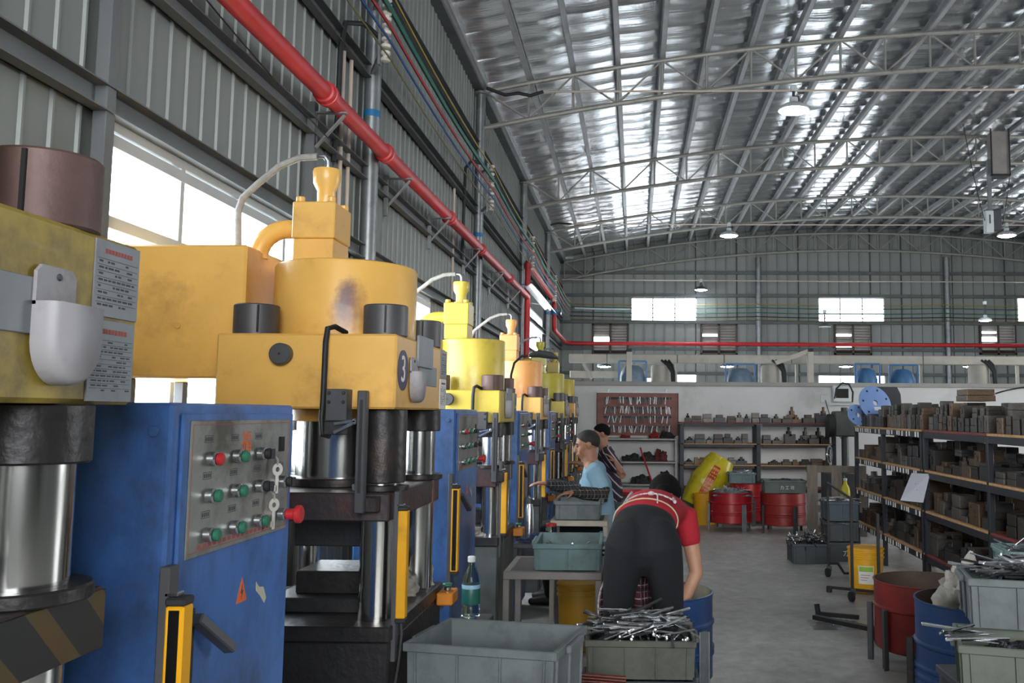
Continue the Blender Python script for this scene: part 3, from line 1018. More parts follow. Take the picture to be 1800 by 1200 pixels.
    MB().cyl((w + 0.038, l * 0.72 + 0.06, bedz - 0.025), (w + 0.038, l * 0.72 + 0.06, bedz - 0.008), 0.014, n=14).build('button_neck', M_BRIGHT, bx)
    MB().cyl((w + 0.038, l * 0.72 + 0.06, bedz - 0.008), (w + 0.038, l * 0.72 + 0.06, bedz + 0.004), 0.02, n=16).build('green_button', M_GREEN, bx)
    return t


BIG = dict(w=0.61, l=0.815, hz0=1.508, hz1=1.76, cr=0.262, ct=2.045, pz0=1.136, pz1=1.23, pr=0.064, capr=0.0765, caph=0.11, vs=1.0, tz0=1.615, tz1=2.105, tw=0.5)
SML = dict(w=0.46, l=0.74, hz0=1.438, hz1=1.63, cr=0.2, ct=1.955, pz0=1.06, pz1=1.165, pr=0.055, capr=0.066, caph=0.095, vs=0.98, tz0=1.55, tz1=1.98, tw=0.4,
           bed=0.77, bedm=M_BEDG, lcz=(1.16, 0.79))
PRESSES = [
    press('nearest yellow press, cut by the left edge, with notices and a white pocket', 1.44 - 0.4075,
          dict(BIG, head=Y_LEMON, cyl=Y_LEMON, capm=M_CAPR, hazard=True, hp=0.1, pocket=0.745, tin=(0.5, 0.70))),
    press('amber yellow press with the number 3 roundel and a big rust mark', 3.03 + 0.4075, dict(BIG, head=Y_WARM, cyl=Y_WARM, capm=M_CAPD, number='3', drumm=Y_RUST, fresh=True, pocket=0.28, slv=0.25, tin=(0.38, 0.75))),
    press('lemon yellow press just behind the press with the number 3', 5.40 + 0.37, dict(SML, head=Y_GREEN, cyl=Y_GREEN, capm=M_CAPR)),
    press('light orange press beside the person in the blue shirt', 7.76 + 0.37, dict(SML, head=Y_HEAD4, cyl=Y_ORANGE, capm=M_CAPR)),
    press('olive yellow press second from the far end of the row', 10.28 + 0.37, dict(SML, head=Y_OLIVE2, cyl=Y_OLIVE, capm=M_CAPD)),
    press('farthest press of the row, mustard yellow, against the white wall', 12.14 + 0.37, dict(SML, head=Y_WARM, cyl=Y_OLIVE2, capm=M_CAPD)),
]
# ------------------------------------------------------------------ blue control cabinets
M_BLUE = mat('blue_cabinet_paint', '#4470b4', 0.36, 0, 0.15, 2.5, bump=0.02, dirt='#2c3236', damt=0.52, dscale=3.2, stretch=(1, 1, 0.6), coat=0.15)
M_PANEL = mat('brushed_panel', '#8d8f8a', 0.42, 0.45, 0.08, 20, dirt='#3e3528', damt=0.5, dscale=7)
M_WARN = mat('orange_warning', '#cf5f22', 0.5)
M_SCRAP = mat('torn_label', '#b5b39e', 0.8)


def cabinet(label, Y0, detail=True):
    """Control cabinet, front (+x) face at X=-0.85, 0.6 long."""
    L_ = 0.6
    t = thing('control_cabinet', label, 'cabinet', (-0.85 - 0.24, Y0, 0), group='blue control cabinets between the presses')
    H = 1.514
    MB().box(-0.24, 0.232, 0.0, L_, 0.06, H, 0.006).build('body', M_BLUE, t)
    MB().box(-0.23, 0.21, 0.02, L_ - 0.02, 0.0, 0.06, 0.003).build('plinth', M_DGREY, t)
    d = MB().box(0.232, 0.24, 0.03, L_ - 0.02, 0.5, H - 0.02, 0.003).build('door', M_BLUE, t)
    MB().box(0.232, 0.239, 0.03, L_ - 0.02, 0.1, 0.485, 0.003).build('lower_door', M_BLUE, t)
    MB().cyl((0.0, -0.001, 1.405), (0.0, -0.012, 1.405), 0.009, n=12).build('side_bolt', M_DGREY, t)
    MB().cyl((0.2, -0.001, 1.46), (0.2, -0.006, 1.46), 0.01, n=12).build('hinge', M_BLUE, t)
    pn = MB().box(0.24, 0.243, 0.055, 0.555, 1.217, 1.48, 0.001).build('control_panel', M_PANEL, t, label='brushed metal control panel, oil-stained')
    k = MB()
    for a, b, c, e in ((0.062, 0.548, 1.471, 1.4722), (0.062, 0.548, 1.226, 1.2272), (0.062, 0.0632, 1.226, 1.472), (0.5468, 0.548, 1.226, 1.472)):
        k.box(0.243, 0.2434, a, b, c, e, 0)
    for i in range(16):
        k.box(0.243, 0.2434, 0.10 + i * 0.022, 0.115 + i * 0.022, 1.231, 1.239, 0)
    k.build('red_border', M_REDINK, pn, smooth=0)
    cols, rows = (0.128, 0.247, 0.368, 0.5), (1.404, 1.332, 1.256)
    for i, y in enumerate(cols):
        for j, z in enumerate(rows):
            if i == 3 and j == 0:
                MB().box(0.243, 0.247, y - 0.014, y + 0.014, z, z + 0.035, 0.001).build('display', M_LENS, pn)
                continue
            big = (i == 3 and j == 2)
            red = (i == 0 and j == 0) or big
            sel = (i == 2 and j < 2) or (i == 3 and j == 1)
            b = MB().cyl((0.243, y, z), (0.262, y, z), 0.0145, n=18).build('push_button' if not sel else 'selector_switch', M_BRIGHT, pn)
            if big:
                MB().cyl((0.262, y, z), (0.285, y, z), 0.013, n=18).build('stop_stem', M_REDB, b)
                MB().cyl((0.285, y, z), (0.3, y, z), 0.021, n=20).build('mushroom_cap', M_REDB, b)
            else:
                MB().cyl((0.262, y, z), (0.274, y, z), 0.0125, n=18).build('cap', M_REDB if red else (M_BLACK if sel else M_GREEN), b)
                if sel:
                    MB().box(0.274, 0.282, y - 0.003, y + 0.003, z - 0.011, z + 0.011, 0.001).build('selector_knob', M_BLACK, b)
            if detail and not big:
                kk = MB()
                zz = z + 0.032
                for a, b_, c, e in ((-0.018, 0.018, zz, zz + 0.0012), (-0.018, 0.018, zz + 0.013, zz + 0.0142), (-0.018, -0.017, zz, zz + 0.014), (0.017, 0.018, zz, zz + 0.014)):
                    kk.box(0.243, 0.2434, y + a, y + b_, c, e, 0)
                for q in range(4):
                    kk.box(0.243, 0.2434, y - 0.014 + q * 0.0075, y - 0.009 + q * 0.0075, zz + 0.003, zz + 0.011, 0)
                kk.build('caption', M_INK, pn, smooth=0)
    Mx = lambda y, z, x=0.2435: Matrix(((0, 0, 1, x), (1, 0, 0, y), (0, 1, 0, z), (0, 0, 0, 1)))
    # handle
    h = MB().box(0.24, 0.244, 0.075, 0.105, 0.955, 1.12, 0.001).build('handle_recess', M_BLACK, t)
    MB().bar((0.252, 0.09, 1.105), (0.275, 0.2, 1.02), 0.02, 0.026, 0.003, up=(1, 0, 0)).build('lever', M_DGREY, h)
    w = MB().prism([(-0.026, -0.022), (0.026, -0.022), (0.0, 0.03)], 0, 0.001, Mx(0.32, 1.11, 0.24)).build('warning_sign', M_WARN, t, label='orange high-voltage triangle')
    MB().prism([(0.002, 0.016), (-0.006, -0.003), (0.0, -0.002), (-0.003, -0.016), (0.007, 0.003), (0.001, 0.002)], 0.001, 0.0015, Mx(0.32, 1.11, 0.24)).build('lightning_bolt', M_INK, w, smooth=0)
    MB().prism([(-0.03, 0.022), (-0.012, 0.008), (0.012, 0.004), (0.03, -0.024), (0.02, -0.034), (-0.006, -0.012), (-0.028, 0.002)], 0, 0.0008, Mx(0.425, 1.095, 0.24)).build('torn_sticker', M_SCRAP, t)
    lk = MB().box(0.24, 0.246, 0.37, 0.43, 0.53, 0.555, 0.002).build('door_lock', M_BRIGHT, t)
    if detail:
        text('福', 0.05, M_WARN, pn, Mx(0.305, 1.43), 'stamped_character')
        for y, z in ((0.436, 1.395), (0.424, 1.315)):
            ky = MB()
            ky.lathe([(0.006, -0.0012), (0.015, -0.0012), (0.015, 0.0012), (0.006, 0.0012), (0.006, -0.0012)], (0.262, y, z - 0.03), 18, (1, -0.5, 0))
            K = T(0.262, y, z - 0.03, -0.46)
            ky.box(-0.0012, 0.0012, -0.004, 0.004, -0.055, -0.013, 0.0004, K)
            ky.box(-0.0012, 0.0012, -0.008, 0.0, -0.05, -0.036, 0.0004, K)
            ky.build('key', M_KEY, pn, label='key hanging from its switch')
            MB().tube([(0.244, y, z), (0.255, y, z), (0.262, y, z - 0.008), (0.262, y, z - 0.02)], 0.003, 6).build('key_ring', M_KEY, pn)
    return t


cabinet('large blue control cabinet nearest the camera with keys in its panel', 1.68)
CAB = [(4.35, 'blue control cabinet right behind the press with the number 3'), (6.72, 'blue control cabinet right behind the lemon yellow press'),
       (9.2, 'blue control cabinet behind the light orange press, green lamp lit'), (11.2, 'farthest blue control cabinet before the mustard press')]
for Y0, lb in CAB:
    cabinet(lb, Y0, False)
# ------------------------------------------------------------------ fire main, wiring, lamps
def sagline(p, q, sag, n=14):
    p, q = Vector(p), Vector(q)
    return [p.lerp(q, i / n) - Vector((0, 0, sag * 4 * (i / n) * (1 - i / n))) for i in range(n + 1)]


PXX = -1.8
fm = thing('fire_main', 'red fire main pipe running along the left wall and the far gable', 'pipe')
MB().tube([(PXX, FY + 0.2, 3.3), (PXX, 3.9, 3.32), (PXX, 8.0, 3.36), (PXX, 12, 3.4), (PXX, 15.0, 3.42)], 0.052, 18).build('long_run', M_RED, fm)
MB().tube([(PXX, 15.0, 1.6), (PXX, 15.0, 3.96), (PXX, 15.06, 4.0), (PXX, 15.2, 4.0), (PXX, 19.9, 3.97), (PXX, 20.0, 3.93), (PXX, 20.02, 3.85),
           (PXX, 20.05, 3.42), (PXX, 20.12, 3.34), (PXX, 20.3, 3.33), (PXX, 23.2, 3.31), (PXX + 0.1, 23.5, 3.3), (PXX + 0.4, 23.58, 3.3), (RX - 0.3, 23.58, 3.31)], 0.05, 14).build('far_run', M_RED, fm)
for y in (1.6, 5.1, 6.35, 8.6, 10.4, 12.8):
    z = 3.32 + 0.1 * (y - 3.9) / 11
    MB().lathe([(0.052, -0.06), (0.064, -0.055), (0.064, -0.01), (0.07, -0.008), (0.07, 0.008), (0.064, 0.01), (0.064, 0.055), (0.052, 0.06)], (PXX, y, z), 18, (0, 1, 0)).build('coupling', M_RED, fm)
vl = MB().cyl((PXX, 20.03, 3.66), (PXX, 20.03, 3.78), 0.075, n=14).build('valve', mat('blue_valve', '#2f6ea8', 0.5), fm)
MB().cyl((PXX, 20.03, 3.72), (PXX + 0.16, 19.98, 3.70), 0.02, n=8).build('valve_stem', M_BRIGHT, vl)
MB().lathe([(0.05, -0.01), (0.07, -0.01), (0.07, 0.01), (0.05, 0.01), (0.05, -0.01)], (PXX + 0.16, 19.98, 3.7), 14, (1, 0, 0)).build('handwheel', M_BRIGHT, vl)

brl = ['first pipe bracket from the camera, under the red pipe by the first window', 'pipe bracket under the red pipe just past the nearest column',
       'pipe bracket under the red pipe above the lemon yellow press', 'pipe bracket under the red pipe near the second column',
       'pipe bracket under the red pipe above the orange press', 'pipe bracket under the red pipe before its riser']
for i, y in enumerate((5.3, 6.9, 8.4, 10.1, 11.9, 13.7)):
    b = thing('pipe_bracket', brl[i], 'bracket', (WX + 0.03, y, 3.28 + 0.009 * (y - 4)), group='steel brackets under the fire main')
    MB().bar((0.03, 0, -0.3), (0.03, 0, 0.02), 0.03, 0.03).build('upright', M_STEEL, b)
    MB().bar((0.03, 0, -0.005), (0.23, 0, -0.005), 0.03, 0.012).build('shelf_bar', M_STEEL, b)
    MB().bar((0.045, 0, -0.22), (0.215, 0, -0.02), 0.03, 0.012).build('strut', M_STEEL, b)

# insulators and wall wiring
M_PORC = mat('white_porcelain', '#d9d6cd', 0.3)
M_CABY, M_CABG, M_CABR, M_CABB, M_CABO = [mat(n, c, 0.55) for n, c in (('yellow_cable', '#a8923a'), ('green_cable', '#1f6658'), ('red_cable', '#a3262f'), ('blue_cable', '#24508f'), ('olive_cable', '#6f6a3a'))]
COLY = [6.0, 10.6, 15.0, 19.3]
IX = -1.72
il = ['rack of white porcelain insulators on the nearest wall column', 'rack of porcelain insulators on the second wall column',
      'rack of porcelain insulators on the third wall column', 'rack of porcelain insulators on the farthest wall column']
for i, y in enumerate(COLY):
    r = thing('insulator_rack', il[i], 'insulator', (IX, y, 3.92), group='insulator racks of the wall wiring')
    MB().bar((-0.05, 0.03, -0.05), (-0.05, 0.03, 0.55), 0.02, 0.04).build('rack_bar', M_STEEL, r)
    MB().bar((-0.05, 0.03, 0.02), (-0.2, 0.36, 0.02), 0.02, 0.03).build('arm', M_STEEL, r)
    MB().bar((-0.05, 0.03, 0.5), (-0.2, 0.36, 0.5), 0.02, 0.03).build('arm', M_STEEL, r)
    for k in range(6):
        z = 0.0 + k * 0.095
        MB().lathe([(0.016, z - 0.04), (0.032, z - 0.034), (0.034, z - 0.014), (0.018, z - 0.004), (0.018, z + 0.004), (0.034, z + 0.014), (0.032, z + 0.034), (0.016, z + 0.04)], (0, 0, 0), 12).build('insulator', M_PORC, r)
wires = [('yellow wire strung along the insulators, topmost of the wall wires', M_CABY, 0.008, 4.36), ('thick green cable strung along the wall insulators', M_CABG, 0.02, 4.24),
         ('red wire strung along the wall insulators', M_CABR, 0.012, 4.12), ('blue wire strung along the wall insulators', M_CABB, 0.009, 4.02),
         ('thin olive wire, lowest of the wall wires', M_CABO, 0.006, 3.9)]
for lb, m, r_, z in wires:
    pts = []
    ys = [1.2] + COLY + [23.4]
    for a, b in zip(ys, ys[1:]):
        seg = sagline((IX + 0.035, a, z), (IX + 0.035, b, z), 0.06 if a > 2 else 0.03)
        pts += seg if not pts else seg[1:]
    tag(MB().tube(pts, r_, 6).build('wall_wire', m), lb, 'wire', 'wires along the left wall')
tag(MB().tube([(-1.8, 6.2, 4.12), (-1.86, 5.95, 4.13), (-1.92, 5.75, 4.05), (-1.93, 5.7, 3.85), (-1.94, 5.72, 3.4), (-1.95, 5.7, 3.1)], 0.018, 8).build('drop_cable', M_BLACK),
    'black cable looping down beside the nearest wall column', 'cable')
tag(MB().tube([(-1.78, 10.5, 4.4), (-1.88, 10.2, 4.38), (-1.93, 10.05, 4.25), (-1.93, 10.0, 3.7), (-1.94, 10.02, 3.2)], 0.018, 8).build('drop_cable', M_BLACK),
    'black cable looping down beside the second wall column', 'cable')
tag(MB().tube(sagline((WX + 0.06, 2.0, 3.62), (-1.84, 5.3, 3.12), 0.06), 0.004, 5).build('slack_wire', M_BLACK), 'thin slack wire hanging across the wall below the red pipe', 'wire')
for y, lb in ((6.02, 'pale plastic conduit dropping to the girt left of the nearest column'), (5.86, 'second pale conduit dropping beside the nearest column'), (9.6, 'pale conduit on the wall before the second column')):
    tag(MB().cyl((WX + 0.04, y, 2.7), (WX + 0.04, y, 3.92), 0.014, n=8).build('wall_conduit', mat('pale_pvc', '#c9b9ac', 0.5)), lb, 'conduit')

# lamps on conduits
M_PVC = MATS['pale_pvc']
M_LAMP = glow('lamp_glow', '#eef6ff', 70.0)
M_SHADE = mat('enamel_shade', '#6c767b', 0.35, 0.3)
M_SHADEW = mat('white_enamel', '#cfd6d8', 0.4)


def conduit_line(label, p, q, r=0.014, m=None):
    return tag(MB().tube(sagline(p, q, 0.01, 8), r, 8).build('lamp_conduit', m or M_PVC), label, 'conduit')


conduit_line('pale lamp conduit across the hall in front of the nearest truss', (WX + 0.85, 10.8, 5.41), (RX - 0.3, 10.8, 5.5))
tag(MB().tube([(-1.8, 10.6, 5.38), (-1.6, 10.75, 5.35), (-1.45, 10.8, 5.39), (-1.3, 10.8, 5.36), (-1.14, 10.8, 5.41)], 0.022, 8).build('feeder_cable', M_BLACK), 'black wavy cable feeding the nearest lamp conduit', 'cable')
conduit_line('pale lamp conduit across the hall by the third truss', (WX + 0.6, 19.45, 5.585), (RX - 0.3, 19.45, 5.6))
tag(MB().tube([(-1.85, 19.4, 5.55), (-1.7, 19.45, 5.6), (-1.39, 19.45, 5.585)], 0.022, 8).build('feeder_cable', M_BLACK), 'black cable feeding the lamp conduit by the third truss', 'cable')
conduit_line('thin pale conduit high on the gable wall', (WX + 0.1, 23.2, 4.92), (RX - 0.3, 23.2, 4.9))
conduit_line('bright white tube conduit left of the leftmost far window', W(1010, 541, 22.5), W(1108, 543, 22.5), 0.02, M_SHADEW)
gl = ['yellowish', 'dark green', 'grey-green', 'dark', 'brownish']
for k, py in enumerate((534, 540, 549, 556, 562)):
    z = W(1500, py, 23.5).z
    xs = [WX + 0.3, W(1333, 540, 23.5).x, W(1664, 540, 23.5).x, RX - 0.4]
    pts = []
    for a, b in zip(xs, xs[1:]):
        s_ = sagline((a, 23.62, z), (b, 23.62, z), 0.035)
        pts += s_ if not pts else s_[1:]
    tag(MB().tube(pts, 0.011, 5).build('gable_wire', (M_CABY, M_CABG, M_CABG, M_BLACK, M_CABO)[k]), '%s wire number %s from the top along the gable wall' % (gl[k], ('one', 'two', 'three', 'four', 'five')[k]), 'wire', 'wires along the gable wall')


def highbay(label, x, y, z, r, top, lit=True, shade=None):
    t = thing('pendant_lamp', label, 'lamp', (x, y, z), group='pendant factory lamps')
    MB().lathe([(r, 0.0), (r * 1.02, 0.006), (r * 0.93, 0.02 + r * 0.12), (r * 0.6, r * 0.42), (r * 0.28, r * 0.55), (r * 0.26, r * 0.85), (r * 0.1, r * 0.9), (0.0001, r * 0.9)], (0, 0, 0), 24).build('shade', shade or M_SHADEW, t)
    if lit:
        MB().lathe([(0.0001, -r * 0.16), (r * 0.5, -r * 0.12), (r * 0.85, -r * 0.04), (r * 0.95, 0.004), (0.0001, 0.006)], (0, 0, 0), 24).build('diffuser', M_LAMP, t)
    else:
        MB().lathe([(r * 0.97, 0.0), (r * 0.97, -0.012), (0.0001, -0.02)], (0, 0, 0), 24).build('diffuser', M_SHADEW, t)
    MB().cyl((0, 0, r * 0.88), (0, 0, top - z), 0.018, n=8).build('stem', M_DGREY, t)
    MB().box(-0.035, 0.035, -0.03, 0.03, top - z - 0.05, top - z + 0.03, 0.005).build('junction_box', M_SHADEW, t)


highbay('bright pendant lamp nearest the camera, high over the aisle', 1.91, 10.8, 5.17, 0.19, 5.46)
highbay('bright pendant lamp hanging over the middle of the hall by the third truss', 2.015, 19.45, 5.33, 0.2, 5.59)
highbay('bright pendant lamp near the right edge under the hanging box', 7.97, 19.45, 5.35, 0.2, 5.6)
for x_, y_, lb_ in ((8.0, 2.2, 'added unseen pendant lamp above the frame over the right front bay'), (8.0, 10.8, 'added unseen pendant lamp on the nearest conduit beyond the right edge')):
    highbay(lb_, x_, y_, 5.2, 0.19, 5.48)  # two extra lamps out of view, added to brighten the hall
highbay('dark pendant lamp hanging above the leftmost far window', 1.68, 23.2, 4.66, 0.17, 4.91, True, M_DSTEEL)
highbay('small lit pendant lamp above the rightmost louvred vent', 8.05, 21.0, 3.68, 0.15, 4.1)
highbay('small dark pendant lamp silhouetted in the middle far window', 4.58, 22.0, 3.62, 0.15, 4.0, False, M_DSTEEL)
for px, lb in ((1062, 'low lamp over the white wall, leftmost of the low lamps'), (1278, 'low lamp over the white wall left of the beige hoods'), (1487, 'low lamp over the white wall above the wall screen'), (1705, 'low lamp over the white wall, rightmost of the low lamps')):
    p = W(px, 644, 16.5)
    highbay(lb, p.x, 16.5, p.z, 0.13, p.z + 0.16, True, M_DSTEEL)
# fluorescent fixture on the left wall
t = thing('tube_light', 'long white tube light fixture on the wall above the tall bright window', 'lamp', (-1.62, 15.6, 3.42))
MB().add([(-0.1, -1.6, 0.02), (-0.1, 1.6, 0.02), (0.0, 1.6, 0.08), (0.0, -1.6, 0.08), (0.12, 1.6, -0.04), (0.12, -1.6, -0.04)], [(0, 1, 2, 3), (3, 2, 4, 5)]).build('reflector', M_SHADEW, t, smooth=0)
MB().cyl((0, -1.55, 0.03), (0, 1.55, 0.03), 0.018, n=10).build('tube', glow('tube_glow', '#ffffff', 3.0), t)
for yy in (-1.2, 1.2):
    MB().bar((0, yy, 0.07), (-0.36, yy, 0.12), 0.02, 0.02).build('arm', M_STEEL, t)

# hanging box with its drop pole at the upper right
p0 = W(1756, 272, 15.1)
t = thing('hanging_switch_box', 'grey box hanging from the truss with a pole and a controller below', 'switch box', (p0.x, 15.1, p0.z))
MB().box(-0.16, 0.12, -0.1, 0.1, -0.36, 0.38, 0.01).build('box', mat('dusty_grey_box', '#8d8784', 0.6), t)
MB().box(-0.18, 0.14, -0.12, 0.12, -0.39, -0.36, 0.004).build('cradle', M_BLACK, t)
for sx in (-0.17, 0.13):
    MB().bar((sx, -0.11, -0.38), (sx, -0.11, 0.42), 0.02, 0.02).build('hanger', M_BLACK, t)
MB().bar((-0.2, -0.05, -1.2), (-0.2, -0.05, -0.1), 0.06, 0.06).build('drop_pole', M_STEEL, t)
c = MB().box(-0.3, -0.17, -0.13, 0.0, -1.35, -0.98, 0.008).build('controller', M_SHADEW, t)
MB().box(-0.17, -0.03, -0.1, 0.05, -1.3, -0.96, 0.008).build('controller_back', M_DGREY, t)
MB().box(-0.245, -0.225, -0.132, -0.13, -1.2, -1.05, 0).build('slot', M_BLACK, c, smooth=0)
MB().tube(sagline((-0.62, -0.1, 0.5), (-0.3, -0.08, -1.15), 0.1), 0.006, 5).build('cord', M_BLACK, t)
MB().tube(sagline((0.13, -0.1, -0.36), (0.02, 0, -1.2), 0.05), 0.006, 5).build('cord', M_BLACK, t)

# ---- things standing beyond the partition wall
M_BEIGE = mat('beige_duct', '#b5b0a5', 0.55, 0.1, 0.1, 4, dirt='#8a8478', damt=0.2)
OY = 15.6
z1 = W(1400, 632, OY).z
t = thing('overhead_duct', 'long beige square duct on posts seen above the white wall', 'duct', (0, OY, 0))
xa, xb = W(1000, 632, OY).x, 8.6
edges = [xa, W(1067, 632, OY).x, W(1190, 632, OY).x, W(1272, 632, OY).x, W(1390, 632, OY).x, W(1620, 632, OY).x, xb]
for a, b in zip(edges, edges[1:]):
    MB().box(a + 0.004, b - 0.004, -0.08, 0.08, z1 - 0.075, z1 + 0.075, 0.01).build('duct_section', M_BEIGE, t)
for px, w_ in ((1189, 0.04), (1402, 0.04), (1622, 0.045), (1793, 0.05)):
    x = W(px, 640, OY).x
    MB().box(x - w_ / 2, x + w_ / 2, 0.1, 0.15, 0, z1 + 0.0, 0.004).build('post', M_BEIGE, t)
MB().box(xa, W(1190, 650, OY).x, 0.25, 0.36, z1 - 0.32, z1 - 0.2, 0.01).build('lower_duct', M_BEIGE, t)
MB().bar((W(1025, 638, OY).x, 0.1, z1 - 0.08), (W(1040, 655, OY).x, 0.1, z1 - 0.35), 0.05, 0.05).build('brace', M_BEIGE, t)
for px, lb in ((1106, 'pale steel gantry post with a black cap over the tool board'), (1424, 'pale steel gantry post with a slanting arm over the white wall')):
    a = W(px, 616, 14.55)
    g = thing('gantry_post', lb, 'post', (a.x, 14.55, 0))
    MB().box(-0.045, 0.045, -0.045, 0.045, 0, a.z - 0.02, 0.004).build('shaft', M_BEIGE, g)
    MB().box(-0.042, 0.042, -0.046, 0.046, a.z - 0.02, a.z + 0.03, 0.004).build('cap', M_BLACK, g)
    if px > 1200:
        MB().bar((0, 0, a.z), (-0.55, 0, a.z - 0.2), 0.07, 0.07).build('arm', M_BEIGE, g)
M_BLOW = mat('blue_blower', '#3f6f9f', 0.45, 0.1, 0.15, 5, dirt='#54585a', damt=0.35)
M_BLOWG = mat('grey_blue_blower', '#6f8496', 0.5, 0.1, 0.15, 5, dirt='#54585a', damt=0.3)
for px, py, w_, m, lb in ((1112, 650, 0.34, M_BLOWG, 'blue-grey blower behind the white wall over the tool board'), (1300, 655, 0.36, M_BLOWG, 'rounded blue-grey blower behind the white wall above the red drums'),
                          (1522, 655, 0.3, M_BLOW, 'blue blower behind the white wall above the wall screen'), (1585, 657, 0.34, M_BLOW, 'bright blue blower behind the white wall, rightmost of the blowers')):
    a = W(px, py, 15.1)
    g = thing('blower', lb, 'blower', (a.x, 15.1, 0), group='blue blowers behind the white wall')
    MB().lathe([(w_ * 0.62, 0.0), (w_ * 0.62, a.z - 0.12), (w_ * 0.5, a.z + 0.02), (w_ * 0.34, a.z + 0.07), (0.0001, a.z + 0.08)], (0, 0, 0), 22).build('housing', m, g)
    for sx in (-1, 1):
        MB().bar((sx * w_ * 0.66, -0.1, 0), (sx * w_ * 0.66, -0.1, a.z + 0.14), 0.03, 0.03).build('frame_post', M_BLOW, g)
    MB().bar((-w_ * 0.66, -0.1, a.z + 0.14), (w_ * 0.66, -0.1, a.z + 0.14), 0.03, 0.03, up=(0, 1, 0)).build('frame_bar', M_BLOW, g)
for px, lb in ((1162, 'beige round hood with black hoses behind the white wall, left one'), (1355, 'beige round hood with a black hose behind the white wall, middle one'), (1720, 'beige round hood behind the white wall, right one')):
    a = W(px, 642, 15.2)
    g = thing('exhaust_hood', lb, 'hood', (a.x, 15.2, 0), group='beige hoods behind the white wall')
    MB().lathe([(0.17, 0), (0.17, a.z - 0.03), (0.15, a.z), (0.0001, a.z + 0.01)], (0, 0, 0), 24).build('hood', M_BEIGE, g)
    for k in range(3):
        MB().tube([(0.0 + 0.06 * k, -0.12, a.z + 0.08), (0.1 + 0.04 * k, -0.16, a.z), (0.17 + 0.02 * k, -0.18, a.z - 0.12), (0.19 + 0.015 * k, -0.18, a.z - 0.5)], 0.02, 7).build('hose', M_BLACK, g)
# ------------------------------------------------------------------ crates, drums, rods
M_BINB = mat('blue_grey_crate', '#62777a', 0.55, 0, 0.12, 5, dirt='#3d4a49', damt=0.4, dscale=4)
M_BINT = mat('teal_grey_crate', '#4f6869', 0.5, 0, 0.12, 5, dirt='#2d3837', damt=0.4, dscale=4)
M_BING = mat('grey_crate', '#666e6f', 0.55, 0, 0.12, 5, dirt='#43474a', damt=0.5, dscale=4)
M_BINO = mat('olive_grey_crate', '#4f5046', 0.55, 0, 0.12, 5, dirt='#2f302a', damt=0.45, dscale=4)
M_BIND = mat('dark_crate', '#3c4346', 0.55, 0, 0.15, 5, dirt='#24282a', damt=0.3)
M_BINS = mat('slate_crate', '#42525a', 0.5, 0, 0.15, 5, dirt='#2a3136', damt=0.3)


def crate(label, loc, rz, Lx, Ly, H, m, nx=3, ny=2, group=None, letters=None):
    t = thing('plastic_crate', label, 'crate', loc, rz, group)
    def ring(sx, sy, z):
        return [(-sx, -sy, z), (sx, -sy, z), (sx, sy, z), (-sx, sy, z)]
    a, b = Lx / 2, Ly / 2
    k, w = 0.93, 0.006
    rings = [ring(a * k, b * k, 0), ring(a - 0.012, b - 0.012, H - 0.002), ring(a - 0.012 - w, b - 0.012 - w, H - 0.002), ring(a * k - w, b * k - w, w)]
    vs = [p for r in rings for p in r]
    fs = [(3, 2, 1, 0), (12, 13, 14, 15)]
    for q in range(3):
        for i in range(4):
            j = (i + 1) % 4
            fs.append((q * 4 + i, q * 4 + j, q * 4 + 4 + j, q * 4 + 4 + i))
    MB().add(vs, fs).build('body', m, t, smooth=0)
    rim = MB()
    rt = 0.028
    for x0, x1, y0, y1 in ((-a, a, -b, -b + 0.016), (-a, a, b - 0.016, b), (-a, -a + 0.016, -b + 0.016, b - 0.016), (a - 0.016, a, -b + 0.016, b - 0.016)):
        rim.box(x0, x1, y0, y1, H - rt, H, 0.003)
    rim.build('rim', m, t)
    def slant(s):   # half-size at height fraction s
        return a * k + (a - 0.012 - a * k) * s, b * k + (b - 0.012 - b * k) * s
    for i in range(nx + 1):
        f = -0.88 + 1.76 * i / nx
        for s in (-1, 1):
            (x0, y0), (x1, y1) = slant(0.02), slant(1)
            MB().bar((f * x0, s * (y0 + 0.002), 0.004), (f * x1, s * (y1 + 0.002), H - rt), 0.007, 0.012, 0.001, up=(0, 1, 0)).build('rib', m, t)
    for i in range(ny + 1):
        f = -0.85 + 1.7 * i / ny
        for s in (-1, 1):
            (x0, y0), (x1, y1) = slant(0.02), slant(1)
            MB().bar((s * (x0 + 0.002), f * y0, 0.004), (s * (x1 + 0.002), f * y1, H - rt), 0.012, 0.007, 0.001, up=(0, 1, 0)).build('rib', m, t)
    for s in (-1, 1):
        MB().box(s * a - 0.018 * (s < 0) , s * a + 0.018 * (s > 0), -b * 0.45, b * 0.45, H - 0.03, H - 0.004, 0.004).build('handle', m, t)
    if letters:
        text(letters, H * 0.32, M_PAPER, t, Matrix(((1, 0, 0, 0.02), (0, 0.07, -1, -b * 0.965 - 0.004), (0, 1, 0.07, H * 0.42), (0, 0, 0, 1))), 'lettering')
    return t


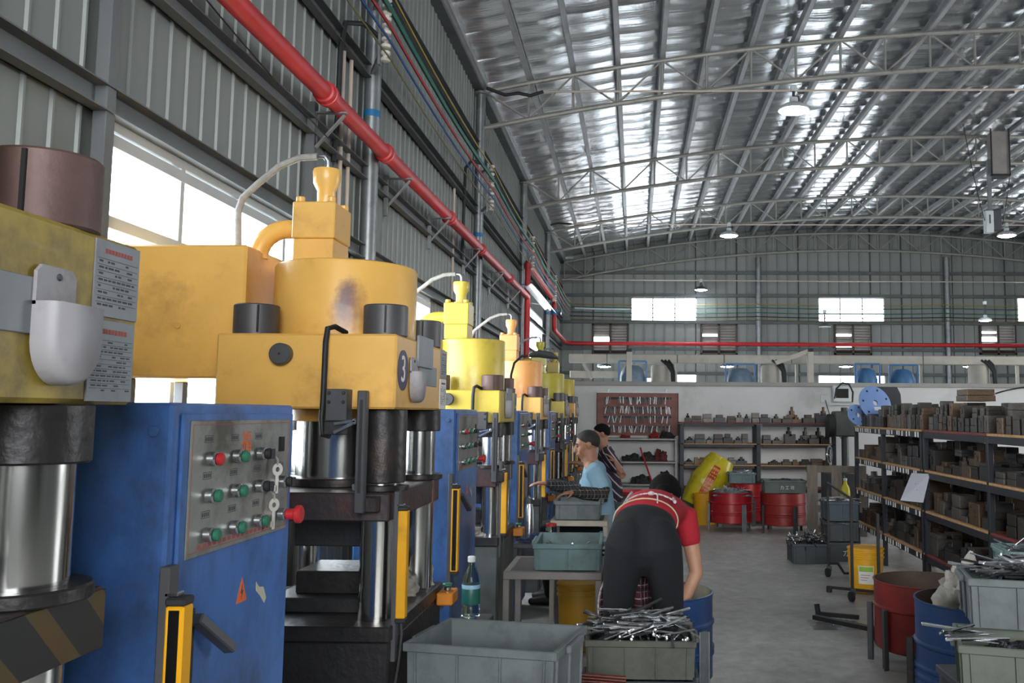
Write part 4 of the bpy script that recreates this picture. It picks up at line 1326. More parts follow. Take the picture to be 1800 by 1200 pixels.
ROUND = MB().lathe([(0.0045, 0), (0.006, 0.0015), (0.006, 0.1985), (0.0045, 0.2)], (-0.1, 0, 0), 7, (1, 0, 0)).mesh('rod', M_BRIGHT)
STRIP = MB().box(-0.09, 0.09, -0.006, 0.006, -0.0015, 0.0015, 0.0005).mesh('strip', M_BRIGHT, 0)
PIN = MB().lathe([(0.005, 0), (0.008, 0.001), (0.008, 0.012), (0.0045, 0.013), (0.0045, 0.12), (0.003, 0.122)], (-0.06, 0, 0), 7, (1, 0, 0)).mesh('pin', M_BRIGHT)
DROD = MB().lathe([(0.004, 0), (0.005, 0.001), (0.005, 0.179), (0.004, 0.18)], (-0.09, 0, 0), 7, (1, 0, 0)).mesh('dark_rod', M_GREASE)
BLANKS = [ROUND, STRIP, PIN, DROD]


def pile(n, label, group, c, ex, ey, z0, zh, yaw=0.0, spread=0.5, kinds=(0, 0, 1, 2, 3), scale=1.0, seed=1, tilt=0.25):
    r = random.Random(seed)
    nm = {0: 'steel_rod', 1: 'steel_strip', 2: 'steel_pin', 3: 'steel_rod'}
    for i in range(n):
        k = r.choice(kinds)
        u, v = r.uniform(-1, 1), r.uniform(-1, 1)
        h = z0 + zh * (1 - 0.6 * max(abs(u), abs(v)) ** 2) * r.uniform(0.25, 1.0)
        o = inst(nm[k], BLANKS[k], None, T(c[0] + u * ex, c[1] + v * ey, h, yaw + r.gauss(0, spread), 0, r.gauss(0, tilt)) @ Matrix.Scale(scale * r.uniform(0.8, 1.2), 4))
        tag(o, label, 'metal blank', group)


def heap_base(name, label, cx, cy, z0, ex, ey, h, m, seed=3, kind='stuff', cat='scrap', parent=None):
    """Mound of fine scrap that nobody could count, with a jagged top."""
    r = random.Random(seed)
    def f(u, v):
        x, y = (u * 2 - 1), (v * 2 - 1)
        e = max(0.0, 1 - max(abs(x), abs(y)) ** 3)
        return (cx + x * ex, cy + y * ey, z0 + h * e * (0.55 + 0.6 * noise.noise(Vector((x * 3 + seed, y * 3, 0)))) + (r.uniform(-0.006, 0.006) if e > 0 else 0))
    o = MB().grid(f, 26, 20).build(name, m, smooth=0)
    tag(o, label, cat, None, kind)
    return o


M_HEAP = mat('oily_scrap', '#34353a', 0.35, 0.8, 0.6, 60, bump=0.4, bscale=120)

# --- crate of the foreground and the stack beside it
FC = (-0.466, 3.216)
t = thing('steel_stand', 'dark steel stand under the big grey crate in the foreground', 'stand', (FC[0], FC[1], 0), -0.2)
MB().box(-0.25, 0.25, -0.17, 0.17, 0.46, 0.49, 0.004).build('top', M_DGREY, t)
for sx in (-1, 1):
    for sy in (-1, 1):
        MB().box(sx * 0.23 - 0.015, sx * 0.23 + 0.015, sy * 0.15 - 0.015, sy * 0.15 + 0.015, 0, 0.46, 0.002).build('leg', M_DGREY, t)
crate('big empty grey crate in the foreground with a few blanks in one corner', (FC[0], FC[1], 0.49), -0.2, 0.53, 0.39, 0.25, M_BING, 3, 2)
pile(9, 'loose steel blank lying in the big empty grey crate', 'blanks in the big grey crate', (-0.32, 3.2), 0.07, 0.05, 0.5, 0.025, 0.4, 0.8, (1, 2), 0.8, 5, 0.05)
OC = (0.03, 4.26)
for k in range(3):
    crate(('lowest crate of the stack behind the big grey crate', 'middle crate of the stack behind the big grey crate', 'olive crate heaped with steel rods in front of the bending person')[k],
          (OC[0], OC[1], k * 0.172), 0, 0.49, 0.34, 0.165, (M_BIND, M_BIND, M_BINO)[k], 3, 2, 'stacked crates in front of the bending person')
heap_base('scrap_heap', 'dark mass of small steel blanks filling the olive crate', OC[0], OC[1], 0.455, 0.225, 0.15, 0.1, M_HEAP, 4)
pile(100, 'steel rod heaped in the olive crate in front of the bending person', 'rods heaped in the olive crate', OC, 0.18, 0.13, 0.51, 0.105, 0.22, 0.24, (0, 0, 0, 1, 3), 1.0, 8, 0.16)
pile(26, 'steel pin lying along the near side of the olive crate', 'pins at the near side of the olive crate', (OC[0] + 0.04, OC[1] - 0.09), 0.17, 0.05, 0.5, 0.05, 1.5, 0.35, (2, 2, 3), 0.9, 9, 0.25)
pile(22, 'steel rod lying in the crate under the olive crate', 'rods in the middle crate', OC, 0.17, 0.1, 0.17 + 0.02, 0.1, 0.3, 0.5, (0, 1, 3), 1.0, 10, 0.1)
# brown strip bundle
t = thing('strip_bundle', 'fanned bundle of rust-brown steel strips between the two foreground crates', 'strips', (-0.14, 3.84, 0.0))
MB().box(-0.11, 0.11, -0.1, 0.1, 0.0, 0.3, 0.006).build('block', M_PLATEN, t)
M_BRN = mat('rust_brown_strip', '#6b3a32', 0.45, 0.5, 0.2, 20)
for k in range(14):
    MB().box(-0.11, 0.11, -0.006, 0.006, 0, 0.004, 0.001, T(0, -0.095 + 0.004 * k, 0.3 + 0.011 * k, rx=0.5, ry=0.06)).build('strip', M_BRN, t)

# --- tables with crates by the presses
M_TABLE = mat('worn_table_frame', '#6f6a66', 0.55, 0.3, 0.2, 6, dirt='#4e453d', damt=0.35)


def table(label, x0, x1, y0, y1, z, m):
    t = thing('steel_table', label, 'table', ((x0 + x1) / 2, (y0 + y1) / 2, 0))
    a, b = (x1 - x0) / 2, (y1 - y0) / 2
    MB().box(-a + 0.03, a - 0.03, -b + 0.03, b - 0.03, z - 0.012, z - 0.003, 0.002).build('top', M_OILY, t)
    for q in ((-a, a, -b, -b + 0.035), (-a, a, b - 0.035, b), (-a, -a + 0.035, -b + 0.035, b - 0.035), (a - 0.035, a, -b + 0.035, b - 0.035)):
        MB().box(*q, z - 0.04, z, 0.003).build('frame_rail', m, t)
    for sx in (-1, 1):
        for sy in (-1, 1):
            MB().box(sx * (a - 0.017) - 0.017, sx * (a - 0.017) + 0.017, sy * (b - 0.017) - 0.017, sy * (b - 0.017) + 0.017, 0, z - 0.04, 0.003).build('leg', m, t)
    return t


table('grey angle-steel table carrying the teal crate beside the presses', -0.69, -0.17, 4.88, 5.42, 0.665, M_TABLE)
crate('teal crate with long dark blanks on the angle-steel table', (-0.36, 5.16, 0.666), 0.02, 0.37, 0.48, 0.14, M_BINT, 2, 3)
pile(16, 'long dark steel blank lying in the teal crate', 'blanks in the teal crate', (-0.36, 5.2), 0.1, 0.13, 0.69, 0.08, 0.5, 0.5, (0, 3, 3, 1), 1.3, 12, 0.2)
table('pale steel table in front of the person in the blue shirt', -0.615, -0.195, 6.75, 7.2, 0.715, mat('pale_table_frame', '#a8a295', 0.55, 0.2, 0.15, 6))
crate('grey crate under the hand of the person in the blue shirt', (-0.42, 6.98, 0.716), 0, 0.34, 0.36, 0.135, M_BING, 2, 2)
M_BUCK = mat('yellow_bucket', '#e0a51a', 0.42, 0, 0.08, 4, dirt='#8a6a1c', damt=0.2)
M_BUCKD = mat('dirty_yellow_bucket', '#b08420', 0.5, 0, 0.1, 4, dirt='#5d4517', damt=0.35)


def bucket(label, x, y, r, h, m, paper=False):
    t = thing('plastic_bucket', label, 'bucket', (x, y, 0))
    rb = r * 0.88
    MB().lathe([(rb - 0.01, 0.0), (rb, 0.006), (r * 0.97, h - 0.1), (r * 0.965, h), (r * 0.93, h), (rb - 0.01, 0.02), (0.0001, 0.02)], (0, 0, 0), 36).build('body', m, t)
    for z in (h - 0.012, h - 0.045, h - 0.08):
        MB().lathe([(r * 0.965, z - 0.009), (r * 1.03, z - 0.006), (r * 1.03, z + 0.006), (r * 0.965, z + 0.009)], (0, 0, 0), 36).build('band', m, t)
    MB().tube([(r * 1.0 * math.cos(a) , -r * 1.0 * abs(math.sin(a)) * 0.3 + 0.02, h - 0.06 - 0.14 * abs(math.sin(a))) for a in [PI * k / 10 for k in range(11)]], 0.004, 6).build('bail', M_STEEL, t)
    if paper:
        g = MB()
        a0, a1 = -2.25, -1.35
        def f(u, v):
            a = a0 + (a1 - a0) * u
            z = h * (0.22 + 0.4 * v)
            rr = rb + (r * 0.97 - rb) * z / (h - 0.1) + 0.0012
            return (rr * math.cos(a), rr * math.sin(a), z)
        lb = g.grid(f, 10, 2).build('paper_label', M_PAPER, t, label='white and green paper label')
        MB().grid(lambda u, v: tuple(Vector(f(0.04 + 0.92 * u, 0.68 + 0.28 * v)) * 1.0 + Vector((0, -0.0008, 0))), 10, 1).build('green_band', mat('leaf_green_print', '#9cc04a', 0.7), lb)
        for k in range(3):
            MB().grid(lambda u, v: tuple(Vector(f(0.15 + (0.4 + 0.1 * k) * u, 0.2 + 0.14 * k + 0.03 * v)) + Vector((0, -0.0008, 0))), 6, 1).build('print_line', M_REDINK, lb)
    return t


bucket('dirty yellow bucket under the angle-steel table', -0.35, 6.0, 0.145, 0.42, M_BUCKD)

# bottle on a small stand
t = thing('steel_stand', 'small steel stand under the water bottle by the second cabinet', 'stand', (-0.70, 4.1, 0))
MB().box(-0.07, 0.07, -0.08, 0.08, 0.575, 0.6, 0.003).build('top', M_DGREY, t)
for sx in (-1, 1):
    for sy in (-1, 1):
        MB().box(sx * 0.055 - 0.01, sx * 0.055 + 0.01, sy * 0.065 - 0.01, sy * 0.065 + 0.01, 0, 0.575, 0.002).build('leg', M_DGREY, t)
mg, nt, p_, N_, L_ = nodes_of('clear_bottle_plastic')
p_.inputs['Transmission Weight'].default_value = 1.0
p_.inputs['Roughness'].default_value = 0.08
p_.inputs['IOR'].default_value = 1.2
p_.inputs['Base Color'].default_value = lin('#d5ece6')
M_PLAST = mg
t = thing('water_bottle', 'clear plastic bottle with teal label and white cap', 'bottle', (-0.72, 4.1, 0.601))
MB().lathe([(0.03, 0), (0.04, 0.006), (0.04, 0.05), (0.037, 0.056), (0.04, 0.062), (0.04, 0.15), (0.034, 0.18), (0.02, 0.215), (0.0145, 0.225), (0.0145, 0.245), (0.0001, 0.246)], (0, 0, 0), 24).build('bottle', M_PLAST, t)
MB().lathe([(0.0405, 0.06), (0.0408, 0.061), (0.0408, 0.125), (0.0405, 0.126)], (0, 0, 0), 24).build('label_wrap', mat('teal_label', '#1f5a52', 0.4), t)
MB().lathe([(0.0405, 0.126), (0.041, 0.127), (0.041, 0.142), (0.0405, 0.143)], (0, 0, 0), 24).build('label_band', mat('pale_blue_label', '#8db3c8', 0.4), t)
MB().cyl((0, 0, 0.238), (0, 0, 0.264), 0.0175, n=18).build('cap', M_SHADEW, t)

# rags on the press beds
M_RAG = mat('stained_white_rag', '#aaa59b', 0.9, 0, 0.2, 9, dirt='#5d564c', damt=0.35, dscale=8)


def rag(label, x, y, z, rx, ry, h, seed, m=None):
    def f(u, v):
        a, b = u * 2 * PI, v * PI / 2
        q = Vector((math.cos(a) * math.cos(b), math.sin(a) * math.cos(b), math.sin(b)))
        n = 1 + 0.45 * noise.noise(q * 1.7 + Vector((seed, 0, 0))) + 0.28 * noise.noise(q * 4 + Vector((0, seed, 0))) - 0.3 * abs(noise.noise(q * 7 + Vector((0, 0, seed))))
        return (rx * n * math.cos(a) * math.cos(b), ry * n * math.sin(a) * math.cos(b), max(0.0, h * n * math.sin(b)))
    o = MB().grid(f, 48, 20).build('rag', m or M_RAG, smooth=50)
    o.location = (x, y, z)
    tag(o, label, 'cloth')


rag('crumpled white rag on the bed of the press with the number 3', -0.9, 3.58, 0.80, 0.06, 0.07, 0.1, 1)
rag('crumpled rag at the far corner of the press with the number 3', -0.86, 3.77, 0.8, 0.05, 0.045, 0.1, 6)
rag('stained rag on the bed of the lemon yellow press', -0.97, 5.5, 0.77, 0.08, 0.06, 0.06, 2)
# things lying behind the teal crate
MB_ = MB()
rag('dark blue cloth spread before the light orange press', -0.62, 6.35, 0.62, 0.16, 0.12, 0.05, 4, mat('navy_cloth', '#26324f', 0.9))
t = thing('steel_stand', 'low dark bench under the thermos between the presses', 'bench', (-0.66, 6.38, 0))
MB().box(-0.16, 0.16, -0.16, 0.2, 0.59, 0.62, 0.004).build('top', M_DGREY, t)
for sx in (-1, 1):
    for sy in (-1, 1):
        MB().box(sx * 0.14 - 0.012, sx * 0.14 + 0.012, sy * 0.13 - 0.012, sy * 0.13 + 0.012, 0, 0.59, 0.002).build('leg', M_DGREY, t)
t = thing('thermos_flask', 'tall stainless steel thermos between the presses', 'flask', (-0.74, 6.5, 0.62))
MB().lathe([(0.03, 0), (0.034, 0.005), (0.034, 0.2), (0.026, 0.225), (0.024, 0.24)], (0, 0, 0), 20).build('body', M_BRIGHT, t)
MB().cyl((0, 0, 0.238), (0, 0, 0.275), 0.024, n=18).build('lid', M_DGREY, t)
t = thing('lidded_jar', 'clear jar with a red lid beside the grey crate', 'jar', (-0.57, 6.34, 0.64))
MB().lathe([(0.035, 0), (0.04, 0.005), (0.04, 0.075), (0.034, 0.085), (0.0001, 0.086)], (0, 0, 0), 20).build('body', M_PLAST, t)
MB().cyl((0, 0, 0.085), (0, 0, 0.105), 0.037, n=18).build('lid', M_REDB, t)
t = thing('work_lamp', 'dark gooseneck work lamp on the lemon yellow press', 'lamp', (-0.83, 6.08, 1.63))
MB().cyl((0, 0, 0), (0, 0, 0.03), 0.03, n=14).build('base', M_DGREY, t)
MB().tube([(0, 0, 0.03), (0.0, 0, 0.12), (0.02, 0.0, 0.2), (0.07, -0.01, 0.245), (0.13, -0.02, 0.25)], 0.008, 8).build('gooseneck', M_BLACK, t)
MB().limb([(0.13, -0.02, 0.25), (0.19, -0.02, 0.262), (0.27, -0.02, 0.25), (0.31, -0.02, 0.235)], [(0.03, 0.014), (0.055, 0.026), (0.055, 0.024), (0.03, 0.01)], (0, 1, 0)).build('lamp_head', M_DGREY, t)

# --- drums
M_DRED = mat('red_drum_paint', '#a61f26', 0.35, 0.1, 0.12, 4, dirt='#5a1a1c', damt=0.3, coat=0.2)
M_DRED2 = mat('dark_red_drum_paint', '#8a2620', 0.4, 0.1, 0.15, 4, dirt='#4a1d18', damt=0.4)
M_DOLD = mat('rusty_red_drum', '#7d2420', 0.45, 0.15, 0.2, 5, dirt='#4a2a20', damt=0.4, dscale=4)
M_DBLUE = mat('blue_drum_paint', '#25426f', 0.4, 0.1, 0.15, 4, dirt='#2a3346', damt=0.35)
M_DIN = mat('rusty_drum_inside', '#4a3a30', 0.75, 0.1, 0.25, 6)
M_DINW = mat('pale_drum_inside', '#8a8574', 0.7, 0.1, 0.2, 6)


def drum(label, x, y, r, z0, z1, m, inside, legm, leg_angles, beads=(0.3, 0.36, 0.66), wheels=False):
    t = thing('half_drum', label, 'drum', (x, y, 0), group='cut steel drums on legs')
    h = z1 - z0
    prof = [(0.0001, z0), (r - 0.01, z0), (r, z0 + 0.01)]
    for b in sorted(beads):
        zb = z0 + h * b
        prof += [(r, zb - 0.014), (r + 0.009, zb - 0.005), (r + 0.009, zb + 0.005), (r, zb + 0.014)]
    prof += [(r, z1 - 0.01), (r + 0.006, z1 - 0.006), (r + 0.006, z1), (r - 0.004, z1)]
    MB().lathe(prof, (0, 0, 0), 44, caps=False).build('shell', m, t)
    MB().lathe([(r - 0.004, z1 - 0.001), (r - 0.006, z0 + 0.02), (0.0001, z0 + 0.02)], (0, 0, 0), 40, caps=False).build('inside', inside, t)
    for a in leg_angles:
        c, s = math.cos(a), math.sin(a)
        M = T((r + 0.012) * c, (r + 0.012) * s, 0, a)
        g = MB()
        g.box(-0.004, 0.004, -0.025, 0.025, 0.0, z0 + h * 0.62, 0.001, M)
        g.box(-0.004, 0.03, 0.018, 0.025, 0.0, z0 + h * 0.62, 0.001, M)
        g.build('leg', legm, t)
    return t


drum('blue cut drum that the person in red bends over', 0.135, 5.06, 0.29, 0.1, 0.545, M_DBLUE, M_DINW, M_STEEL, (-0.75, 0.9, 2.4, 3.9))
drum('glossy red drum heaped with scrap beside the yellow sack', 1.26, 12.1, 0.285, 0.1, 0.49, M_DRED, M_DIN, M_STEEL, (-2.9, -1.1, 0.5, 2.0))
drum('dull red drum with the lettered crate on top', 1.905, 11.9, 0.285, 0.1, 0.505, M_DRED2, M_DIN, M_DGREY, (-2.7, -1.2, 0.5, 2.0))
drum('red drum standing behind between the two front red drums', 1.6, 12.75, 0.285, 0.06, 0.56, M_DRED, M_DIN, M_DGREY, (-1.57, 0.5, 2.5))
drum('large empty rusty red drum on the right before the shelves', 1.78, 5.72, 0.305, 0.1, 0.5, M_DOLD, M_DIN, M_DGREY, (-2.7, -0.6, 1.2, 2.8), (0.62,))
drum('blue drum with rags on top by the right-hand crates', 1.665, 4.52, 0.30, 0.09, 0.62, M_DBLUE, M_DIN, M_OILY, (-1.9, -0.4, 1.3, 2.8), (0.25, 0.33, 0.41, 0.62))
heap_base('scrap_heap', 'silvery metal scrap heaped in the glossy red drum', 1.26, 12.1, 0.45, 0.255, 0.255, 0.1, mat('silver_scrap', '#8d9093', 0.3, 0.9, 0.6, 40, bump=0.5, bscale=90), 6)
pile(40, 'shiny offcut on the scrap in the glossy red drum', 'offcuts in the glossy red drum', (1.26, 12.1), 0.2, 0.2, 0.5, 0.06, 0, 3, (1, 1, 2), 0.55, 14, 0.5)
crate('dark green crate with painted characters on the dull red drum', (1.91, 11.86, 0.508), 0.0, 0.54, 0.36, 0.16, mat('dark_green_crate', '#4f5c55', 0.5, 0, 0.15, 5, dirt='#303833', damt=0.3), 3, 2, None, '力 工 坊')
heap_base('scrap_heap', 'dark blanks filling the lettered crate', 1.91, 11.86, 0.62, 0.235, 0.15, 0.07, M_HEAP, 9)
crate('pale blue-grey crate of strips standing on the drum behind', (1.47, 12.72, 0.562), 0.0, 0.36, 0.3, 0.14, M_BINB, 2, 2)
pile(26, 'pale strip heaped in the blue-grey crate on the drum', 'strips in the blue-grey crate', (1.47, 12.72), 0.13, 0.1, 0.66, 0.06, 0, 2, (1, 1, 0), 0.8, 15, 0.2)
bucket('yellow bucket half hidden behind the glossy red drum', 0.96, 12.62, 0.16, 0.42, M_BUCK)
crate('dark crate on the floor under the yellow sack', (0.57, 12.62, 0), 0, 0.4, 0.3, 0.2, M_BIND)
rag('grey-white rags bundled on the blue drum, larger heap', 1.56, 4.46, 0.6, 0.13, 0.12, 0.2, 11)
rag('brown-grey rags on the blue drum beside the white bundle', 1.77, 4.5, 0.6, 0.13, 0.14, 0.1, 12, mat('brown_grey_rag', '#7a7266', 0.9, 0, 0.2, 9))

# yellow sack
M_SACK = mat('yellow_plastic_sack', '#c6b420', 0.3, 0, 0.1, 5, bump=0.35, bscale=16, dirt='#6a6018', damt=0.35, dscale=5)
t = thing('plastic_sack', 'full yellow plastic sack with red lettering leaning on the red drums', 'sack', (0.98, 12.98, 0.0))
ax = (Vector((0.26, 0.1, 0.86)) - Vector((-0.14, -0.04, 0.2)))
o0 = Vector((-0.14, -0.04, 0.2))
axn = ax.normalized()
sd = Vector((0, 1, 0)).cross(axn).normalized()
up_ = axn.cross(sd)


def sackp(u, v, off=0.0):
    a = u * 2 * PI
    w = 0.72 + 0.36 * math.sin(PI * (0.08 + 0.86 * v)) ** 0.8
    n = 1 + 0.1 * noise.noise(Vector((math.cos(a) * 2, math.sin(a) * 2, v * 5))) + 0.05 * noise.noise(Vector((math.cos(a) * 6, math.sin(a) * 6, v * 14)))
    return o0 + ax * v + sd * ((0.235 * w * n + off) * math.cos(a)) + up_ * ((0.2 * w * n + off) * math.sin(a))


sk = MB().grid(lambda u, v: sackp(u, v), 40, 24)
sk.add([sackp(k / 40, 0) for k in range(40)], [tuple(range(40))])
sk.add([sackp(k / 40, 1) for k in range(40)], [tuple(range(40))])
sk.build('sack_body', M_SACK, t, smooth=60)
bd = MB().grid(lambda u, v: sackp(0.70 + 0.07 * v, 0.12 + 0.68 * u, 0.004), 20, 3).build('red_band', mat('red_sack_print', '#b3261d', 0.4), t, label='red printed band')
M_YP = mat('yellow_print', '#d8b62a', 0.4)
for k in range(9):
    g = MB()
    u0 = 0.15 + 0.071 * k
    r = random.Random(k)
    for q in range(5):
        if q % 2 == 0:
            g.grid(lambda u, v: sackp(0.71 + 0.012 * q + 0.006 * v, u0 + 0.045 * u, 0.007), 2, 1)
        else:
            w0 = r.uniform(0, 0.03)
            g.grid(lambda u, v: sackp(0.71 + 0.05 * v, u0 + w0 + 0.008 * u, 0.007), 1, 3)
    g.build('character', M_YP, bd, smooth=0)

# leaning pallet
M_PAL = mat('weathered_pallet_wood', '#7b7166', 0.85, 0, 0.25, 5, bump=0.2, stretch=(4, 4, 0.6))
t = thing('wooden_pallet', 'weathered wooden pallet standing on edge behind the stacked crates', 'pallet', (2.42, 11.55, 0), -0.05)
for x in (-0.2, 0.1, 0.4):
    MB().box(x - 0.065, x + 0.065, -0.02, 0.0, 0.0, 0.87, 0.003).build('board', M_PAL, t)
for z in (0.08, 0.33, 0.82):
    MB().box(-0.26, 0.47, 0.0, 0.07, z - 0.04, z + 0.04, 0.003).build('stringer', M_PAL, t)
t = thing('spray_bottle', 'yellow bottle hanging on the standing pallet', 'bottle', (2.6, 11.42, 0.42))
MB().lathe([(0.04, 0), (0.055, 0.02), (0.06, 0.12), (0.05, 0.19), (0.025, 0.23), (0.02, 0.27)], (0, 0, 0), 18).build('body', M_SACK, t)
MB().cyl((0, 0, 0.27), (0, 0, 0.3), 0.025, n=12).build('cap', M_SHADEW, t)
MB().tube([(0, 0, 0.29), (0, 0.06, 0.33), (0, 0.11, 0.3)], 0.005, 6).build('hook', M_STEEL, t)

# crates by the shelves
for k in range(3):
    crate(('lowest crate of the stack by the standing pallet, marked with one character', 'middle dark crate of the stack by the standing pallet', 'top slate blue crate of strips by the standing pallet')[k],
          (2.15, 9.75, k * 0.205), 0.0, 0.33, 0.4, 0.195, (M_BIND, M_BIND, M_BINS)[k], 2, 2, 'stacked crates by the standing pallet', '刀' if k == 0 else None)
pile(30, 'bright strip on the slate blue crate by the pallet', 'strips on the slate blue crate', (2.17, 9.73), 0.12, 0.14, 0.595, 0.05, 0.2, 0.35, (1, 1, 0), 1.3, 16, 0.08)
pile(12, 'bright strip poking out of the middle crate by the pallet', 'strips in the middle crate by the pallet', (2.15, 9.62), 0.12, 0.06, 0.385, 0.02, 0.2, 0.5, (1, 0), 1.0, 17, 0.08)
crate('low dark crate heaped with pins on the open floor', (1.78, 9.55, 0), 0.03, 0.38, 0.34, 0.2, M_BIND, 3, 2)
heap_base('scrap_heap', 'dark pins filling the low crate on the open floor', 1.78, 9.55, 0.17, 0.165, 0.145, 0.07, M_HEAP, 12)
pile(60, 'shiny pin heaped in the low crate on the open floor', 'pins in the low floor crate', (1.78, 9.55), 0.16, 0.13, 0.2, 0.08, 0.3, 1.2, (0, 2, 2, 3), 1.1, 18, 0.4)

# right-hand foreground crates on a bench
t = thing('steel_stand', 'low steel stand under the right-hand crates', 'stand', (1.55, 3.5, 0))
MB().box(-0.33, 0.5, -0.32, 0.32, 0.47, 0.5, 0.004).build('top', M_DGREY, t)
for sx in (-0.3, 0.47):
    for sy in (-0.29, 0.29):
        MB().box(sx - 0.02, sx + 0.02, sy - 0.02, sy + 0.02, 0, 0.47, 0.002).build('leg', M_DGREY, t)
crate('olive crate at the lower right corner under the grey crate', (1.42, 3.36, 0.5), -0.28, 0.52, 0.36, 0.21, mat('sage_crate', '#5f665a', 0.55, 0, 0.1, 5, dirt='#3a3f36', damt=0.45), 3, 2)
heap_base('scrap_heap', 'oily blanks in the olive crate at the lower right corner', 1.42, 3.36, 0.66, 0.15, 0.09, 0.05, M_HEAP, 13)
crate('grey crate full of bright strips at the right edge', (1.52, 3.62, 0.715), -0.22, 0.48, 0.36, 0.18, M_BING, 3, 2)
heap_base('scrap_heap', 'mass of strips filling the grey crate at the right edge', 1.52, 3.62, 0.84, 0.16, 0.1, 0.06, M_HEAP, 14)
pile(80, 'bright steel strip heaped in the grey crate at the right edge', 'strips in the grey crate at the right edge', (1.52, 3.62), 0.16, 0.12, 0.885, 0.075, -0.15, 0.4, (0, 0, 1, 3), 1.1, 19, 0.14)
pile(8, 'rod sticking out of the crate at the lower right corner', 'rods sticking out at the lower right', (1.2, 3.4), 0.05, 0.1, 0.71, 0.02, 0.1, 0.4, (0, 1), 1.0, 20, 0.1)
t = thing('steel_stand', 'tall stand under the pale teal crate at the right edge', 'stand', (2.25, 5.2, 0))
MB().box(-0.2, 0.2, -0.17, 0.17, 0.53, 0.56, 0.004).build('top', M_DGREY, t)
for sx in (-0.18, 0.18):
    for sy in (-0.15, 0.15):
        MB().box(sx - 0.015, sx + 0.015, sy - 0.015, sy + 0.015, 0, 0.53, 0.002).build('leg', M_DGREY, t)
crate('pale teal crate of scrap half cut by the right edge', (2.26, 5.2, 0.56), -0.1, 0.44, 0.36, 0.21, mat('pale_teal_crate', '#6d8885', 0.5, 0, 0.1, 5, dirt='#4e605d', damt=0.25), 2, 2)
pile(40, 'steel offcut heaped in the pale teal crate', 'offcuts in the pale teal crate', (2.26, 5.2), 0.16, 0.12, 0.735, 0.07, 0.3, 1.0, (0, 1, 2), 0.9, 21, 0.3)

# bucket and the wheeled rail stand around it
bucket('clean yellow bucket with a printed label beside the shelves', 1.985, 8.0, 0.152, 0.375, M_BUCK, True)
t = thing('rail_trolley', 'thin black wheeled rail stand around the clean yellow bucket', 'trolley', (0, 0, 0))
for x, y, h in ((1.77, 7.58, 0.83), (1.885, 7.2, 0.74), (1.815, 8.7, 0.87)):
    MB().bar((x, y, 0.08), (x, y, h), 0.022, 0.022).build('upright', M_BLACK, t)
MB().bar((1.77, 7.58, 0.82), (1.815, 8.7, 0.86), 0.018, 0.018).build('top_rail', M_BLACK, t)
MB().bar((1.66, 7.95, 0.04), (2.12, 7.7, 0.04), 0.022, 0.022).build('base_rail', M_BLACK, t)
MB().tube([(1.815, 8.7, 0.12), (1.9, 8.7, 0.12), (1.96, 8.7, 0.03), (2.2, 8.7, 0.03)], 0.014, 6).build('base_foot', M_BLACK, t)
for x, y in ((1.77, 7.58), (1.815, 8.7)):
    MB().bar((x, y - 0.02, 0.05), (x, y - 0.02, 0.1), 0.04, 0.03).build('caster_fork', M_DGREY, t)
    MB().lathe([(0.015, -0.014), (0.04, -0.012), (0.04, 0.012), (0.015, 0.014)], (x - 0.015, y - 0.03, 0.041), 18, (1, 0.3, 0)).build('caster', M_BLACK, t)
MB().cyl((1.66, 7.95, 0.0), (1.66, 7.95, 0.05), 0.025, n=10).build('foot', M_BLACK, t)
# low dolly half behind the rusty drum
t = thing('floor_dolly', 'low black wheeled dolly frame on the floor left of the rusty drum', 'dolly', (0, 0, 0))
MB().bar((1.3, 6.75, 0.05), (1.75, 6.2, 0.06), 0.05, 0.03).build('frame_bar', M_OILY, t)
MB().bar((1.36, 6.86, 0.05), (1.62, 6.75, 0.05), 0.03, 0.03).build('frame_bar', M_OILY, t)
MB().bar((1.35, 6.84, 0.02), (1.34, 6.86, 0.12), 0.03, 0.03).build('stop', M_BLACK, t)
MB().lathe([(0.012, -0.015), (0.045, -0.013), (0.045, 0.013), (0.012, 0.015)], (1.6, 6.28, 0.046), 20, (1, 0.5, 0)).build('wheel', M_BLACK, t)
MB().lathe([(0.012, -0.017), (0.02, -0.017), (0.02, 0.017), (0.012, 0.017)], (1.6, 6.28, 0.046), 14, (1, 0.5, 0)).build('hub', M_BRIGHT, t)

# ------------------------------------------------------------------ shelving and dies
M_RACK = mat('black_rack_steel', '#2a2d33', 0.5, 0.3, 0.2, 5, bump=0.05)
M_RACKR = mat('red_shelf_edge', '#7a3430', 0.6, 0.1, 0.2, 5)
M_DIE = [mat('tool_steel_%d' % k, c, 0.42, 0.55, 0.25, 9, bump=0.08, dirt='#3a322b', damt=0.35, dscale=5) for k, c in enumerate(('#3f3f42', '#332f2d', '#4c4844', '#3a342f', '#605a55', '#63503f'))]


